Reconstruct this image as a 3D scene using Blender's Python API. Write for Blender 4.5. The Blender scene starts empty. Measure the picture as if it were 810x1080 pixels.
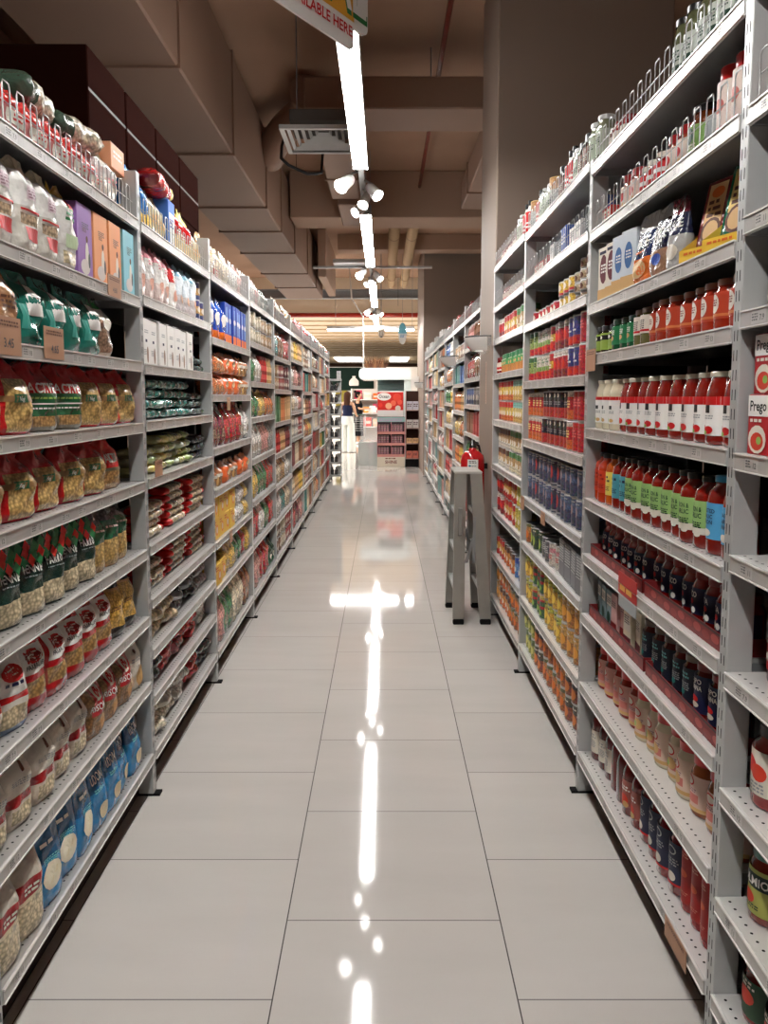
import bpy, math, random
from mathutils import Vector, Matrix

SC = bpy.context.scene
COL = SC.collection
PI = math.pi
rnd = random.Random(7)

# ------------------------------------------------------------------ camera, world, exposure
cam_d = bpy.data.cameras.new('camera')
cam = bpy.data.objects.new('camera', cam_d)
COL.objects.link(cam)
cam.location = (0, 0, 1.466)
cam.rotation_euler = (math.radians(90 - 5.437), 0, 0)
cam_d.sensor_width = 36
cam_d.lens = 36 * 830 / 1080
cam_d.shift_y = -42 / 1080
cam_d.clip_start = .02
SC.camera = cam
w = bpy.data.worlds.new('world')
SC.world = w
w.use_nodes = True
w.node_tree.nodes['Background'].inputs[0].default_value = (.30, .27, .24, 1)
w.node_tree.nodes['Background'].inputs[1].default_value = .05
SC.view_settings.view_transform = 'Standard'
SC.view_settings.look = 'None'
SC.view_settings.exposure = 0.0
SC.view_settings.gamma = 1
SC.view_settings.use_curve_mapping = False
SC.cycles.use_denoising = True
SC.cycles.max_bounces = 7
SC.cycles.diffuse_bounces = 4
SC.cycles.glossy_bounces = 3
SC.cycles.caustics_reflective = False
SC.cycles.caustics_refractive = False
SC.cycles.sample_clamp_indirect = 6
TRACK = 80.0       # radiance of the linear track lamps
SPOT = 40.0
FAR = 1.0          # multiplier of the added hall fill lights


# area lights added as unseen fill for the hall and the ceiling
def area(name, loc, sx, sy, power, rot=(0, 0, 0), col=(1, .97, .93)):
    l = bpy.data.lights.new(name, 'AREA')
    l.shape = 'RECTANGLE'
    l.size = sx
    l.size_y = sy
    l.energy = power
    l.color = col
    o = bpy.data.objects.new(name, l)
    COL.objects.link(o)
    o.location = loc
    o.rotation_euler = rot
    return o


area('hall_fill_light', (-4.4, 22, 3.25), 2.0, 7, 900 * FAR)  # added fill for the bright hall, placed out of view and reflection
area('hall_fill_light', (4.4, 21, 3.25), 2.0, 7, 700 * FAR)
area('neighbour_aisle_fill_light', (-3.6, 7, 2.9), .15, 13, 14)  # added unseen fill beside the aisle, brightening ceiling and ducts
area('neighbour_aisle_fill_light', (3.4, 8, 3.0), .15, 12, 45)


# ------------------------------------------------------------------ helpers
def lin(c):
    return tuple(((v / 255) / 12.92 if v / 255 <= .04045 else ((v / 255 + .055) / 1.055) ** 2.4) for v in c[:3])


def princ(name):
    m = bpy.data.materials.new(name)
    m.use_nodes = True
    return m, m.node_tree, m.node_tree.nodes['Principled BSDF']


def vmat(name, rough=.5, metal=0., coat=0., bump=0., bscale=60., spec=.5, var=0.):
    """material whose colour is the printed colour stored on the mesh"""
    m, nt, b = princ(name)
    a = nt.nodes.new('ShaderNodeAttribute')
    a.attribute_name = 'Col'
    src = a.outputs['Color']
    if var:
        tc = nt.nodes.new('ShaderNodeTexCoord')
        n = nt.nodes.new('ShaderNodeTexNoise')
        n.inputs['Scale'].default_value = 14
        n.inputs['Detail'].default_value = 6
        nt.links.new(tc.outputs['Object'], n.inputs['Vector'])
        mr = nt.nodes.new('ShaderNodeMapRange')
        mr.inputs[3].default_value = 1 - var
        mr.inputs[4].default_value = 1 + var
        nt.links.new(n.outputs[0], mr.inputs[0])
        mx = nt.nodes.new('ShaderNodeMix')
        mx.data_type = 'RGBA'
        mx.blend_type = 'MULTIPLY'
        mx.inputs['Factor'].default_value = 1
        nt.links.new(src, mx.inputs['A'])
        nt.links.new(mr.outputs[0], mx.inputs['B'])
        src = mx.outputs['Result']
    nt.links.new(src, b.inputs['Base Color'])
    b.inputs['Roughness'].default_value = rough
    b.inputs['Metallic'].default_value = metal
    b.inputs['Coat Weight'].default_value = coat
    b.inputs['Coat Roughness'].default_value = .08
    b.inputs['Specular IOR Level'].default_value = spec
    if bump:
        tc = nt.nodes.new('ShaderNodeTexCoord')
        n = nt.nodes.new('ShaderNodeTexNoise')
        n.inputs['Scale'].default_value = bscale
        n.inputs['Detail'].default_value = 2
        nt.links.new(tc.outputs['Object'], n.inputs['Vector'])
        bp = nt.nodes.new('ShaderNodeBump')
        bp.inputs['Strength'].default_value = bump
        bp.inputs['Distance'].default_value = .012
        nt.links.new(n.outputs[0], bp.inputs['Height'])
        nt.links.new(bp.outputs[0], b.inputs['Normal'])
    return m


M_PRINT = vmat('printed_card', .5, spec=.35)
M_FILM = vmat('plastic_film', .22, coat=.3, bump=.85, bscale=34)
M_JAR = vmat('filled_glass', .07, coat=.6)
M_LID = vmat('painted_tin', .3, coat=.3)
M_TIN = vmat('bare_tin', .28, metal=.9)
M_STEEL = vmat('grey_painted_steel', .38, metal=.35, var=.10)
M_ALU = vmat('worn_aluminium', .42, metal=.55, var=.12)
M_WIRE = vmat('zinc_wire', .35, metal=.7)
M_MATT = vmat('matt_surface', .8, spec=.12, var=.08)
M_CARD = vmat('brown_board', 1., spec=.02, var=.08)
M_STRIP = vmat('shelf_strip', .27, metal=.25, spec=.7)
M_GLOSS = vmat('gloss_paint', .18, coat=.4)
M_CLOTH = vmat('cloth', .85, spec=.15)


def cells(name, rough, scale, lo, hi, hue=0., coat=0., bump=0., spec=.4):
    """printed colour broken up by small cells: food seen through film, or busy pack print"""
    m = vmat(name, rough, 0, coat, bump, 40, spec)
    nt = m.node_tree
    b = nt.nodes['Principled BSDF']
    src = b.inputs['Base Color'].links[0].from_socket
    tc = nt.nodes.new('ShaderNodeTexCoord')
    v = nt.nodes.new('ShaderNodeTexVoronoi')
    v.inputs['Scale'].default_value = scale
    nt.links.new(tc.outputs['Object'], v.inputs['Vector'])
    mr = nt.nodes.new('ShaderNodeMapRange')
    mr.inputs[2].default_value = .75
    mr.inputs[3].default_value = hi
    mr.inputs[4].default_value = lo
    nt.links.new(v.outputs['Distance'], mr.inputs[0])
    mx = nt.nodes.new('ShaderNodeMix')
    mx.data_type = 'RGBA'
    mx.blend_type = 'MULTIPLY'
    mx.inputs['Factor'].default_value = 1
    nt.links.new(src, mx.inputs['A'])
    nt.links.new(mr.outputs[0], mx.inputs['B'])
    out = mx.outputs['Result']
    if hue:
        h = nt.nodes.new('ShaderNodeMix')
        h.data_type = 'RGBA'
        h.inputs['Factor'].default_value = hue
        nt.links.new(out, h.inputs['A'])
        nt.links.new(v.outputs['Color'], h.inputs['B'])
        out = h.outputs['Result']
    nt.links.new(out, b.inputs['Base Color'])
    return m


M_FOOD = cells('food_behind_film', .2, 110, .40, 1.25, 0, .3, .4)
M_BUSY = cells('busy_pack_print', .3, 110, .5, 1.25, .05, .25)
M_BUSYF = cells('busy_film_print', .2, 75, .5, 1.7, .05, .3, .7)


def emat(name, col, s):
    m = bpy.data.materials.new(name)
    m.use_nodes = True
    nt = m.node_tree
    nt.nodes.remove(nt.nodes['Principled BSDF'])
    e = nt.nodes.new('ShaderNodeEmission')
    e.inputs[0].default_value = (*col, 1)
    e.inputs[1].default_value = s
    nt.links.new(e.outputs[0], nt.nodes['Material Output'].inputs[0])
    return m


M_TRACK = emat('lit_diffuser', (1, .985, .96), TRACK)
M_SPOT = emat('lit_spot_lens', (1, .97, .93), SPOT)
M_PANEL = emat('lit_panel', (1, .98, .94), 6)
M_SIGNLIT = emat('lit_kiosk_face', (.95, 1, .98), 1.0)


def acrylic():
    m, nt, b = princ('clear_acrylic')
    b.inputs['Roughness'].default_value = .05
    b.inputs['Base Color'].default_value = (.95, .97, .97, 1)
    tr = nt.nodes.new('ShaderNodeBsdfTransparent')
    mx = nt.nodes.new('ShaderNodeMixShader')
    mx.inputs[0].default_value = .16
    nt.links.new(tr.outputs[0], mx.inputs[1])
    nt.links.new(b.outputs[0], mx.inputs[2])
    nt.links.new(mx.outputs[0], nt.nodes['Material Output'].inputs[0])
    return m


M_ACRYL = acrylic()

_txt = {}


def text_geo(s):
    if s not in _txt:
        cu = bpy.data.curves.new('lettering', 'FONT')
        cu.body = s
        cu.resolution_u = 2
        cu.offset = .018
        o = bpy.data.objects.new('lettering', cu)
        me = bpy.data.meshes.new_from_object(o)
        vs = [(v.co.x / .7, v.co.y / .7) for v in me.vertices]
        fs = [tuple(p.vertices) for p in me.polygons]
        if me.polygons and me.polygons[0].normal.z < 0:
            fs = [f[::-1] for f in fs]
        bpy.data.objects.remove(o)
        bpy.data.meshes.remove(me)
        bpy.data.curves.remove(cu)
        x0 = min(v[0] for v in vs)
        x1 = max(v[0] for v in vs)
        _txt[s] = ([(x - x0, y) for x, y in vs], fs, x1 - x0)
    return _txt[s]


class MB:
    """collects polygons with a printed colour and a material, and builds ONE mesh"""

    def __init__(self):
        self.v, self.f, self.c, self.m, self.s = [], [], [], [], []
        self.mats = []

    def mi(self, m):
        if m not in self.mats:
            self.mats.append(m)
        return self.mats.index(m)

    def face(self, idx, col, mat, smooth=False):
        self.f.append(tuple(idx))
        self.c.append(col)
        self.m.append(self.mi(mat))
        self.s.append(smooth)

    def poly(self, pts, col, mat, smooth=False):
        i = len(self.v)
        self.v += [tuple(p) for p in pts]
        self.face(range(i, i + len(pts)), col, mat, smooth)

    def box(self, x0, x1, y0, y1, z0, z1, col, mat, b=0., cols=None):
        """chamfered box; cols: optional colours for (-x,+x,-y,+y,-z,+z)"""
        cols = cols or [col] * 6
        lo, hi = (x0, y0, z0), (x1, y1, z1)
        b = min(b, (x1 - x0) * .45, (y1 - y0) * .45, (z1 - z0) * .45)
        if b <= 0:
            i = len(self.v)
            for z in (z0, z1):
                self.v += [(x0, y0, z), (x1, y0, z), (x1, y1, z), (x0, y1, z)]
            for n, q in enumerate(((0, 4, 7, 3), (1, 2, 6, 5), (0, 1, 5, 4), (2, 3, 7, 6), (0, 3, 2, 1), (4, 5, 6, 7))):
                self.face([i + k for k in q], cols[n], mat)
            return
        idx = {}
        for sx in (0, 1):
            for sy in (0, 1):
                for sz in (0, 1):
                    sg = (sx, sy, sz)
                    for ax in range(3):
                        p = []
                        for k in range(3):
                            e = (lo, hi)[sg[k]][k]
                            p.append(e if k == ax else e + (b if sg[k] == 0 else -b))
                        idx[(sg, ax)] = len(self.v)
                        self.v.append(tuple(p))
        ctr = Vector(((x0 + x1) / 2, (y0 + y1) / 2, (z0 + z1) / 2))

        def add(ids, col):
            pts = [Vector(self.v[k]) for k in ids]
            nrm = (pts[1] - pts[0]).cross(pts[2] - pts[0])
            if nrm.dot(sum(pts, Vector()) / len(pts) - ctr) < 0:
                ids = ids[::-1]
            self.face(ids, col, mat)
        for ax in range(3):
            a1, a2 = [k for k in range(3) if k != ax]
            for s in (0, 1):
                ids = []
                for p, q in ((0, 0), (1, 0), (1, 1), (0, 1)):
                    sg = [0, 0, 0]
                    sg[ax], sg[a1], sg[a2] = s, p, q
                    ids.append(idx[(tuple(sg), ax)])
                add(ids, cols[ax * 2 + s])
            for p in (0, 1):
                for q in (0, 1):
                    ids = []
                    for s, o in ((0, a1), (1, a1), (1, a2), (0, a2)):
                        sg = [0, 0, 0]
                        sg[ax], sg[a1], sg[a2] = s, p, q
                        ids.append(idx[(tuple(sg), o)])
                    add(ids, cols[a1 * 2 + p])
        for sx in (0, 1):
            for sy in (0, 1):
                for sz in (0, 1):
                    add([idx[((sx, sy, sz), k)] for k in range(3)], cols[4 + sz])

    def lathe(self, prof, n, cols, mat, smooth=True, p0=0., p1=2 * PI, cx=0., cy=0., cz=0.):
        """prof [(r,z)], cols one colour or one per segment; phi 0 faces -y"""
        full = abs(p1 - p0 - 2 * PI) < 1e-6
        m = n if full else n + 1
        i = len(self.v)
        for r, z in prof:
            for k in range(m):
                a = p0 + (p1 - p0) * k / n
                self.v.append((cx + r * math.sin(a), cy - r * math.cos(a), cz + z))
        for s in range(len(prof) - 1):
            col = cols[s] if isinstance(cols, list) else cols
            for k in range(n):
                k2 = (k + 1) % m if full else k + 1
                self.face((i + s * m + k, i + s * m + k2, i + (s + 1) * m + k2, i + (s + 1) * m + k), col, mat, smooth)

    def disc(self, r, z, n, col, mat, cx=0., cy=0., up=True):
        pts = [(cx + r * math.sin(2 * PI * k / n), cy - r * math.cos(2 * PI * k / n), z) for k in range(n)]
        self.poly(pts if up else pts[::-1], col, mat)

    def grid(self, fn, nu, nv, colfn, mat, smooth=True, wrap=False):
        i = len(self.v)
        m = nu if wrap else nu + 1
        for b in range(nv + 1):
            for a in range(m):
                self.v.append(tuple(fn(a / nu, b / nv)))
        for b in range(nv):
            for a in range(nu):
                a2 = (a + 1) % m if wrap else a + 1
                c = colfn((a + .5) / nu, (b + .5) / nv)
                mt = mat
                if len(c) == 2:
                    c, mt = c
                self.face((i + b * m + a, i + b * m + a2, i + (b + 1) * m + a2, i + (b + 1) * m + a), c, mt, smooth)

    def tube(self, pts, r, n, col, mat, closed=False, smooth=True, caps=True):
        pts = [Vector(p) for p in pts]
        i = len(self.v)
        N = len(pts)
        ref = Vector((0.31, 0.17, .93))
        for k, p in enumerate(pts):
            a = pts[k - 1] if (k > 0 or closed) else p
            b = pts[(k + 1) % N] if (k < N - 1 or closed) else p
            t = (b - a).normalized()
            if abs(t.dot(ref)) > .96:
                ref = Vector((.9, .3, .1))
            u = t.cross(ref).normalized()
            v = t.cross(u)
            rr = r[k] if isinstance(r, (list, tuple)) else r
            for q in range(n):
                an = 2 * PI * q / n
                self.v.append(tuple(p + u * rr * math.cos(an) + v * rr * math.sin(an)))
        for k in range(N if closed else N - 1):
            k2 = (k + 1) % N
            for q in range(n):
                q2 = (q + 1) % n
                self.face((i + k * n + q, i + k2 * n + q, i + k2 * n + q2, i + k * n + q2), col, mat, smooth)
        if caps and not closed:
            self.face(range(i, i + n), col, mat)
            self.face(range(i + (N - 1) * n, i + N * n)[::-1], col, mat)

    # ---- printed art on a mapped surface: mp(u, v, off) -> point
    def rect(self, mp, u0, u1, v0, v1, col, mat, off=.0008, nu=4, nv=2):
        self.grid(lambda a, b: mp(u0 + (u1 - u0) * a, v0 + (v1 - v0) * b, off), nu, nv, lambda a, b: col, mat)

    def oval(self, mp, u, v, ru, rv, col, mat, off=.0012, n=14):
        i = len(self.v)
        self.v.append(tuple(mp(u, v, off)))
        R = 3 if max(ru, rv) > .012 else 1
        for q in range(1, R + 1):
            self.v += [tuple(mp(u + ru * q / R * math.cos(2 * PI * k / n), v + rv * q / R * math.sin(2 * PI * k / n), off)) for k in range(n)]
        for k in range(n):
            c = (k + 1) % n
            self.face((i, i + 1 + k, i + 1 + c), col, mat)
            for q in range(R - 1):
                a = i + 1 + q * n
                self.face((a + k, a + n + k, a + n + c, a + c), col, mat)

    def text(self, mp, s, u, v, h, col, mat, off=.0016, maxw=None, align=.5, flip=False):
        vs, fs, w = text_geo(s)
        sx = h
        if maxw and w * h > maxw:
            sx = maxw / w
        i = len(self.v)
        for x, y in vs:
            self.v.append(tuple(mp(u + (x - w * align) * sx, v + y * h, off)))
        for f in fs:
            self.face([i + k for k in f], col, mat)

    def scribble(self, mp, u, v, wd, h, rows, col, mat, off=.0014):
        """lines of print too small to read"""
        rr = random.Random(int((u + v) * 1e5) + rows)
        for k in range(rows):
            y = v - k * h * 1.8
            x = u - wd / 2
            while x < u + wd / 2 - h:
                l = rr.uniform(1, 3.2) * h
                self.rect(mp, x, min(x + l, u + wd / 2), y, y + h, col, mat, off, 1, 1)
                x += l + h * .7

    def mesh(self, name):
        me = bpy.data.meshes.new(name)
        me.from_pydata(self.v, [], self.f)
        for m in self.mats:
            me.materials.append(m)
        me.polygons.foreach_set('material_index', self.m)
        me.polygons.foreach_set('use_smooth', self.s)
        at = me.color_attributes.new('Col', 'FLOAT_COLOR', 'CORNER')
        buf = []
        for f, c in zip(self.f, self.c):
            buf += [c[0], c[1], c[2], 1.0] * len(f)
        at.data.foreach_set('color', buf)
        me.update()
        return me

    def obj(self, name, parent=None, loc=(0, 0, 0), rz=0.):
        return link(name, self.mesh(name), parent, loc, rz)


def link(name, data, parent=None, loc=(0, 0, 0), rz=0.):
    o = bpy.data.objects.new(name, data)
    COL.objects.link(o)
    o.location = loc
    o.rotation_euler = (0, 0, rz)
    if parent:
        o.parent = parent
    return o


def tag(o, label, cat, group=None, kind=None):
    if label:
        o['label'] = label
    if cat:
        o['category'] = cat
    if group:
        o['group'] = group
    if kind:
        o['kind'] = kind
    return o


def struct(o):
    o['kind'] = 'structure'
    return o


def plane_map(y=0., x0=0., z0=0.):
    return lambda u, v, off: (x0 + u, y - off, z0 + v)


def cyl_map(r, phi0=0.):
    return lambda u, v, off: ((r + off) * math.sin(u / r + phi0), -(r + off) * math.cos(u / r + phi0), v)


ORD = 'zeroth first second third fourth fifth sixth seventh eighth ninth tenth eleventh twelfth thirteenth fourteenth fifteenth sixteenth seventeenth eighteenth nineteenth'.split()
TENS = {20: 'twent', 30: 'thirt', 40: 'fort', 50: 'fift', 60: 'sixt', 70: 'sevent', 80: 'eight', 90: 'ninet'}


def ordw(n):
    if n < 20:
        return ORD[n]
    t, u = n // 10 * 10, n % 10
    return TENS[t] + 'ieth' if u == 0 else TENS[t] + 'y-' + ORD[u]


# colours (sRGB bytes -> linear)
class K:
    pass


for _n, _c in dict(white=(236, 233, 228), off=(222, 214, 200), grey=(150, 152, 153), lgrey=(186, 187, 186), dgrey=(70, 70, 72), black=(18, 17, 18),
                   red=(196, 26, 28), dred=(128, 18, 20), sauce=(122, 22, 14), sauce2=(150, 34, 18), deep=(92, 14, 14), orange=(222, 108, 36), yellow=(232, 190, 60), lyel=(240, 220, 140),
                   green=(36, 112, 64), dgreen=(18, 58, 40), lime=(140, 178, 84), teal=(34, 128, 122), lteal=(110, 190, 190), blue=(34, 72, 160), navy=(24, 28, 62),
                   sky=(70, 158, 206), cyan=(20, 118, 176), purple=(132, 92, 162), pink=(226, 150, 156), peach=(236, 164, 120), tan=(206, 164, 106), pasta=(222, 184, 110),
                   brown=(92, 52, 34), kraft=(170, 126, 96), cream=(228, 214, 178), maroon=(96, 24, 40), gold=(196, 158, 80), mauve=(150, 116, 128), ivory=(232, 222, 196), tomato=(206, 58, 36)).items():
    setattr(K, _n, lin(_c))
PASTA = [lin(c) for c in ((224, 186, 112), (206, 164, 92), (236, 204, 140), (180, 134, 72), (216, 176, 104))]
TRI = [lin(c) for c in ((210, 160, 96), (170, 110, 60), (120, 130, 60), (196, 120, 70), (226, 190, 130))]
PALE = [lin(c) for c in ((232, 214, 176), (220, 196, 150), (240, 228, 200), (206, 180, 132))]
BRN = [lin(c) for c in ((150, 104, 66), (176, 130, 84), (120, 80, 50), (196, 154, 104))]
NUT = [lin(c) for c in ((150, 90, 60), (220, 200, 170), (110, 60, 90), (200, 150, 100), (90, 60, 50))]
# ------------------------------------------------------------------ the building
def floor_mat():
    m, nt, b = princ('polished_floor_tiles')
    N = nt.nodes.new

    def mth(op, a, bb=None, c=None):
        n = N('ShaderNodeMath')
        n.operation = op
        for i, v in enumerate((a, bb, c)):
            if v is None:
                continue
            if isinstance(v, (int, float)):
                n.inputs[i].default_value = v
            else:
                nt.links.new(v, n.inputs[i])
        return n.outputs[0]
    tc = N('ShaderNodeTexCoord')
    sp = N('ShaderNodeSeparateXYZ')
    nt.links.new(tc.outputs['Object'], sp.inputs[0])
    u = mth('DIVIDE', mth('ADD', sp.outputs[0], .273 + 6.0), .6)
    v = mth('DIVIDE', mth('ADD', sp.outputs[1], 20 * .5855 - 2.086), .5855)
    col = mth('FLOOR', u)
    v2 = mth('ADD', v, mth('MULTIPLY', mth('MODULO', col, 2), .5))
    du = mth('ABSOLUTE', mth('SUBTRACT', mth('FRACT', mth('ADD', u, .5)), .5))
    dv = mth('ABSOLUTE', mth('SUBTRACT', mth('FRACT', mth('ADD', v2, .5)), .5))
    gu = mth('LESS_THAN', du, .0030)
    gv = mth('LESS_THAN', dv, .0024)
    g = mth('MAXIMUM', gu, gv)
    # faint veining and a tone per tile
    n = N('ShaderNodeTexNoise')
    n.inputs['Scale'].default_value = 3.5
    n.inputs['Detail'].default_value = 5
    mp = N('ShaderNodeMapping')
    mp.inputs['Scale'].default_value = (.45, 1.9, 1)
    mp.inputs['Rotation'].default_value = (0, 0, .5)
    nt.links.new(tc.outputs['Object'], mp.inputs[0])
    nt.links.new(mp.outputs[0], n.inputs['Vector'])
    wn = N('ShaderNodeTexWhiteNoise')
    wn.noise_dimensions = '2D'
    cb = N('ShaderNodeCombineXYZ')
    nt.links.new(col, cb.inputs[0])
    nt.links.new(mth('FLOOR', v2), cb.inputs[1])
    nt.links.new(cb.outputs[0], wn.inputs[0])
    ramp = N('ShaderNodeMix')
    ramp.data_type = 'RGBA'
    ramp.inputs['A'].default_value = (*lin((186, 180, 174)), 1)
    ramp.inputs['B'].default_value = (*lin((204, 198, 192)), 1)
    fac = mth('ADD', mth('MULTIPLY', n.outputs[0], .8), mth('MULTIPLY', wn.outputs[0], .25))
    nt.links.new(fac, ramp.inputs['Factor'])
    mx = N('ShaderNodeMix')
    mx.data_type = 'RGBA'
    nt.links.new(g, mx.inputs['Factor'])
    nt.links.new(ramp.outputs['Result'], mx.inputs['A'])
    mx.inputs['B'].default_value = (*lin((52, 42, 38)), 1)
    nt.links.new(mx.outputs['Result'], b.inputs['Base Color'])
    nt.links.new(mth('ADD', mth('MULTIPLY', g, .5), .055), b.inputs['Roughness'])
    b.inputs['IOR'].default_value = 1.55
    bp = N('ShaderNodeBump')
    bp.inputs['Strength'].default_value = .012
    bp.inputs['Distance'].default_value = .02
    n2 = N('ShaderNodeTexNoise')
    n2.inputs['Scale'].default_value = 2.2
    nt.links.new(tc.outputs['Object'], n2.inputs['Vector'])
    nt.links.new(n2.outputs[0], bp.inputs['Height'])
    nt.links.new(bp.outputs[0], b.inputs['Normal'])
    return m


M_FLOOR = floor_mat()
b = MB()
b.box(-6, 6, -3, 46, -.12, 0, K.white, M_FLOOR)
struct(b.obj('floor'))


def noise_mat(name, c1, c2, rough=.85, sc=1.6):
    m, nt, b = princ(name)
    tc = nt.nodes.new('ShaderNodeTexCoord')
    n = nt.nodes.new('ShaderNodeTexNoise')
    n.inputs['Scale'].default_value = sc
    n.inputs['Detail'].default_value = 6
    nt.links.new(tc.outputs['Object'], n.inputs['Vector'])
    mx = nt.nodes.new('ShaderNodeMix')
    mx.data_type = 'RGBA'
    mx.inputs['A'].default_value = (*lin(c1), 1)
    mx.inputs['B'].default_value = (*lin(c2), 1)
    nt.links.new(n.outputs[0], mx.inputs['Factor'])
    nt.links.new(mx.outputs['Result'], b.inputs['Base Color'])
    b.inputs['Roughness'].default_value = rough
    b.inputs['Specular IOR Level'].default_value = .25
    return m


M_SLAB = noise_mat('bare_slab', (164, 132, 110), (184, 150, 126))
M_DUCT = noise_mat('painted_duct', (136, 108, 92), (150, 122, 104), .6, .8)
M_BEAM = noise_mat('painted_beam', (166, 138, 118), (180, 152, 132), .8, 1.2)
M_COLUMN = noise_mat('column_paint', (138, 122, 110), (150, 133, 121), .6, .7)
M_WALL = noise_mat('dark_wall_paint', (92, 70, 58), (104, 80, 66))
M_CREAM = noise_mat('cream_ceiling_panel', (226, 208, 180), (234, 218, 194), .7)

b = MB()
b.box(-6, 6, -3, 19.4, 4.33, 4.5, K.brown, M_SLAB)
struct(b.obj('ceiling'))
b = MB()
b.box(-6.2, -6, -3, 46, 0, 4.5, K.brown, M_WALL)
struct(b.obj('wall_left'))
b = MB()
b.box(6, 6.2, -3, 46, 0, 4.5, K.brown, M_WALL)
struct(b.obj('wall_right'))
b = MB()
b.box(-6, 6, -3.2, -3, 0, 4.5, K.brown, M_WALL)
struct(b.obj('wall_back'))
b = MB()
b.box(-6, 6, 46, 46.2, 0, 4.5, K.brown, M_WALL)
struct(b.obj('wall_front'))

# lower cream ceiling of the hall: deck with joists
b = MB()
b.box(-6, 6, 19.4, 46, 3.42, 3.55, K.cream, M_CREAM)
b.box(-6, 6, 19.3, 19.4, 3.42, 4.5, K.cream, M_CREAM)
b2 = MB()
for y in range(20):
    b2.box(-5.9, 5.9, 20.4 + y * 1.25, 20.45 + y * 1.25, 3.39, 3.42, lin((206, 182, 148)), M_MATT)
o = struct(b.obj('ceiling'))
struct(b2.obj('ceiling_joists', o))

# columns on the right of the aisle
for y0, y1 in ((5.29, 6.08), (14.75, 17.4)):
    b = MB()
    b.box(.735, 1.86, y0, y1, 0, 4.33, K.brown, M_COLUMN, .008)
    struct(b.obj('column'))

# slab beams
b = MB()
b.box(-1.2, 6, 10.3, 10.96, 3.75, 4.33, K.brown, M_BEAM, .01)
struct(b.obj('ceiling_beam'))
b = MB()
b.box(-.82, 6, 14.2, 14.6, 4.06, 4.33, K.brown, M_BEAM, .01)
struct(b.obj('ceiling_beam'))
b = MB()
for z0, z1, h in ((3.66, 3.68, .09), (3.84, 3.86, .09)):
    b.box(-6, 6, 17.9 - h, 17.9 + h, z0, z1, K.grey, M_MATT)
b.box(-6, 6, 17.89, 17.91, 3.68, 3.84, K.grey, M_MATT)
struct(b.obj('ceiling_beam'))


def ductwork(name, label, x0, x1, y0, y1, z0, z1, flanges, along='y'):
    b = MB()
    b.box(x0, x1, y0, y1, z0, z1, K.brown, M_DUCT, .012)
    o = tag(b.obj(name), label, 'duct')
    for f in flanges:
        q = MB()
        e = .014
        if along == 'y':
            q.box(x0 - e, x1 + e, f - .012, f + .012, z0 - e, z1 + e, K.brown, M_DUCT)
        else:
            q.box(f - .012, f + .012, y0 - e, y1 + e, z0 - e, z1 + e, K.brown, M_DUCT)
        q.obj('flange', o)
    for u in (.2, .8):
        q = MB()
        hx, hy = (x0 + (x1 - x0) * u, (y0 + y1) / 2) if along == 'x' else ((x0 + x1) / 2, y0 + (y1 - y0) * u)
        q.tube([(hx, hy, z1 - .01), (hx, hy, 4.33)], .005, 5, K.grey, M_STEEL)
        q.obj('hanger_rod', o)
    return o


ductwork('air_duct', 'large brown rectangular air duct running above the left shelving', -1.95, -1.225, -2, 16.0, 3.43, 4.22, (1.4, 3.1, 4.9, 6.6, 8.4, 9.6, 11.0, 12.8, 14.4))
ductwork('air_duct', 'wide brown duct in shadow behind the left shelving', -4.2, -2.75, -2, 10.2, 3.3, 4.1, (1.2, 4.6, 8.0))
ductwork('air_duct', 'beige duct crossing the aisle above the lamp track', -.64, 4.5, 6.5, 7.05, 3.75, 4.0, (2.4,), 'x')
ductwork('air_duct', 'short beige branch duct behind the square air diffuser', -.58, -.27, 7.32, 9.0, 3.66, 3.95, (8.2,))
ductwork('air_duct', 'small beige duct beside the second slab beam', -.52, -.2, 9.1, 10.2, 3.62, 3.92, ())
ductwork('air_duct', 'beige duct end beside the right column under the slab', .95, 1.6, 7.1, 10.0, 3.78, 4.1, (9.2,))

# round elbow that feeds the diffuser
b = MB()
pts = [(-1.2, 8.5, 3.95), (-1.16, 8.36, 3.99), (-1.08, 8.2, 4.05), (-.98, 8.05, 4.10), (-.88, 7.9, 4.13), (-.78, 7.75, 4.14), (-.70, 7.5, 4.14), (-.68, 7.2, 4.14)]
b.tube(pts, .15, 18, K.brown, M_DUCT)
tag(b.obj('duct_elbow'), 'round beige duct elbow curving out of the big left duct behind the air diffuser', 'duct')
# black flexible hose hanging behind the elbow
b = MB()
b.tube([(-.96, 7.96, 4.02), (-.93, 7.4, 3.74), (-.90, 7.12, 3.55), (-.84, 7.15, 3.50), (-.76, 7.18, 3.47), (-.68, 7.2, 3.44), (-.60, 7.2, 3.44), (-.56, 7.28, 3.47), (-.55, 7.31, 3.66)], .014, 8, K.dgrey, M_MATT)
tag(b.obj('flexible_hose'), 'dark flexible hose sagging behind the square air diffuser', 'hose')

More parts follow.
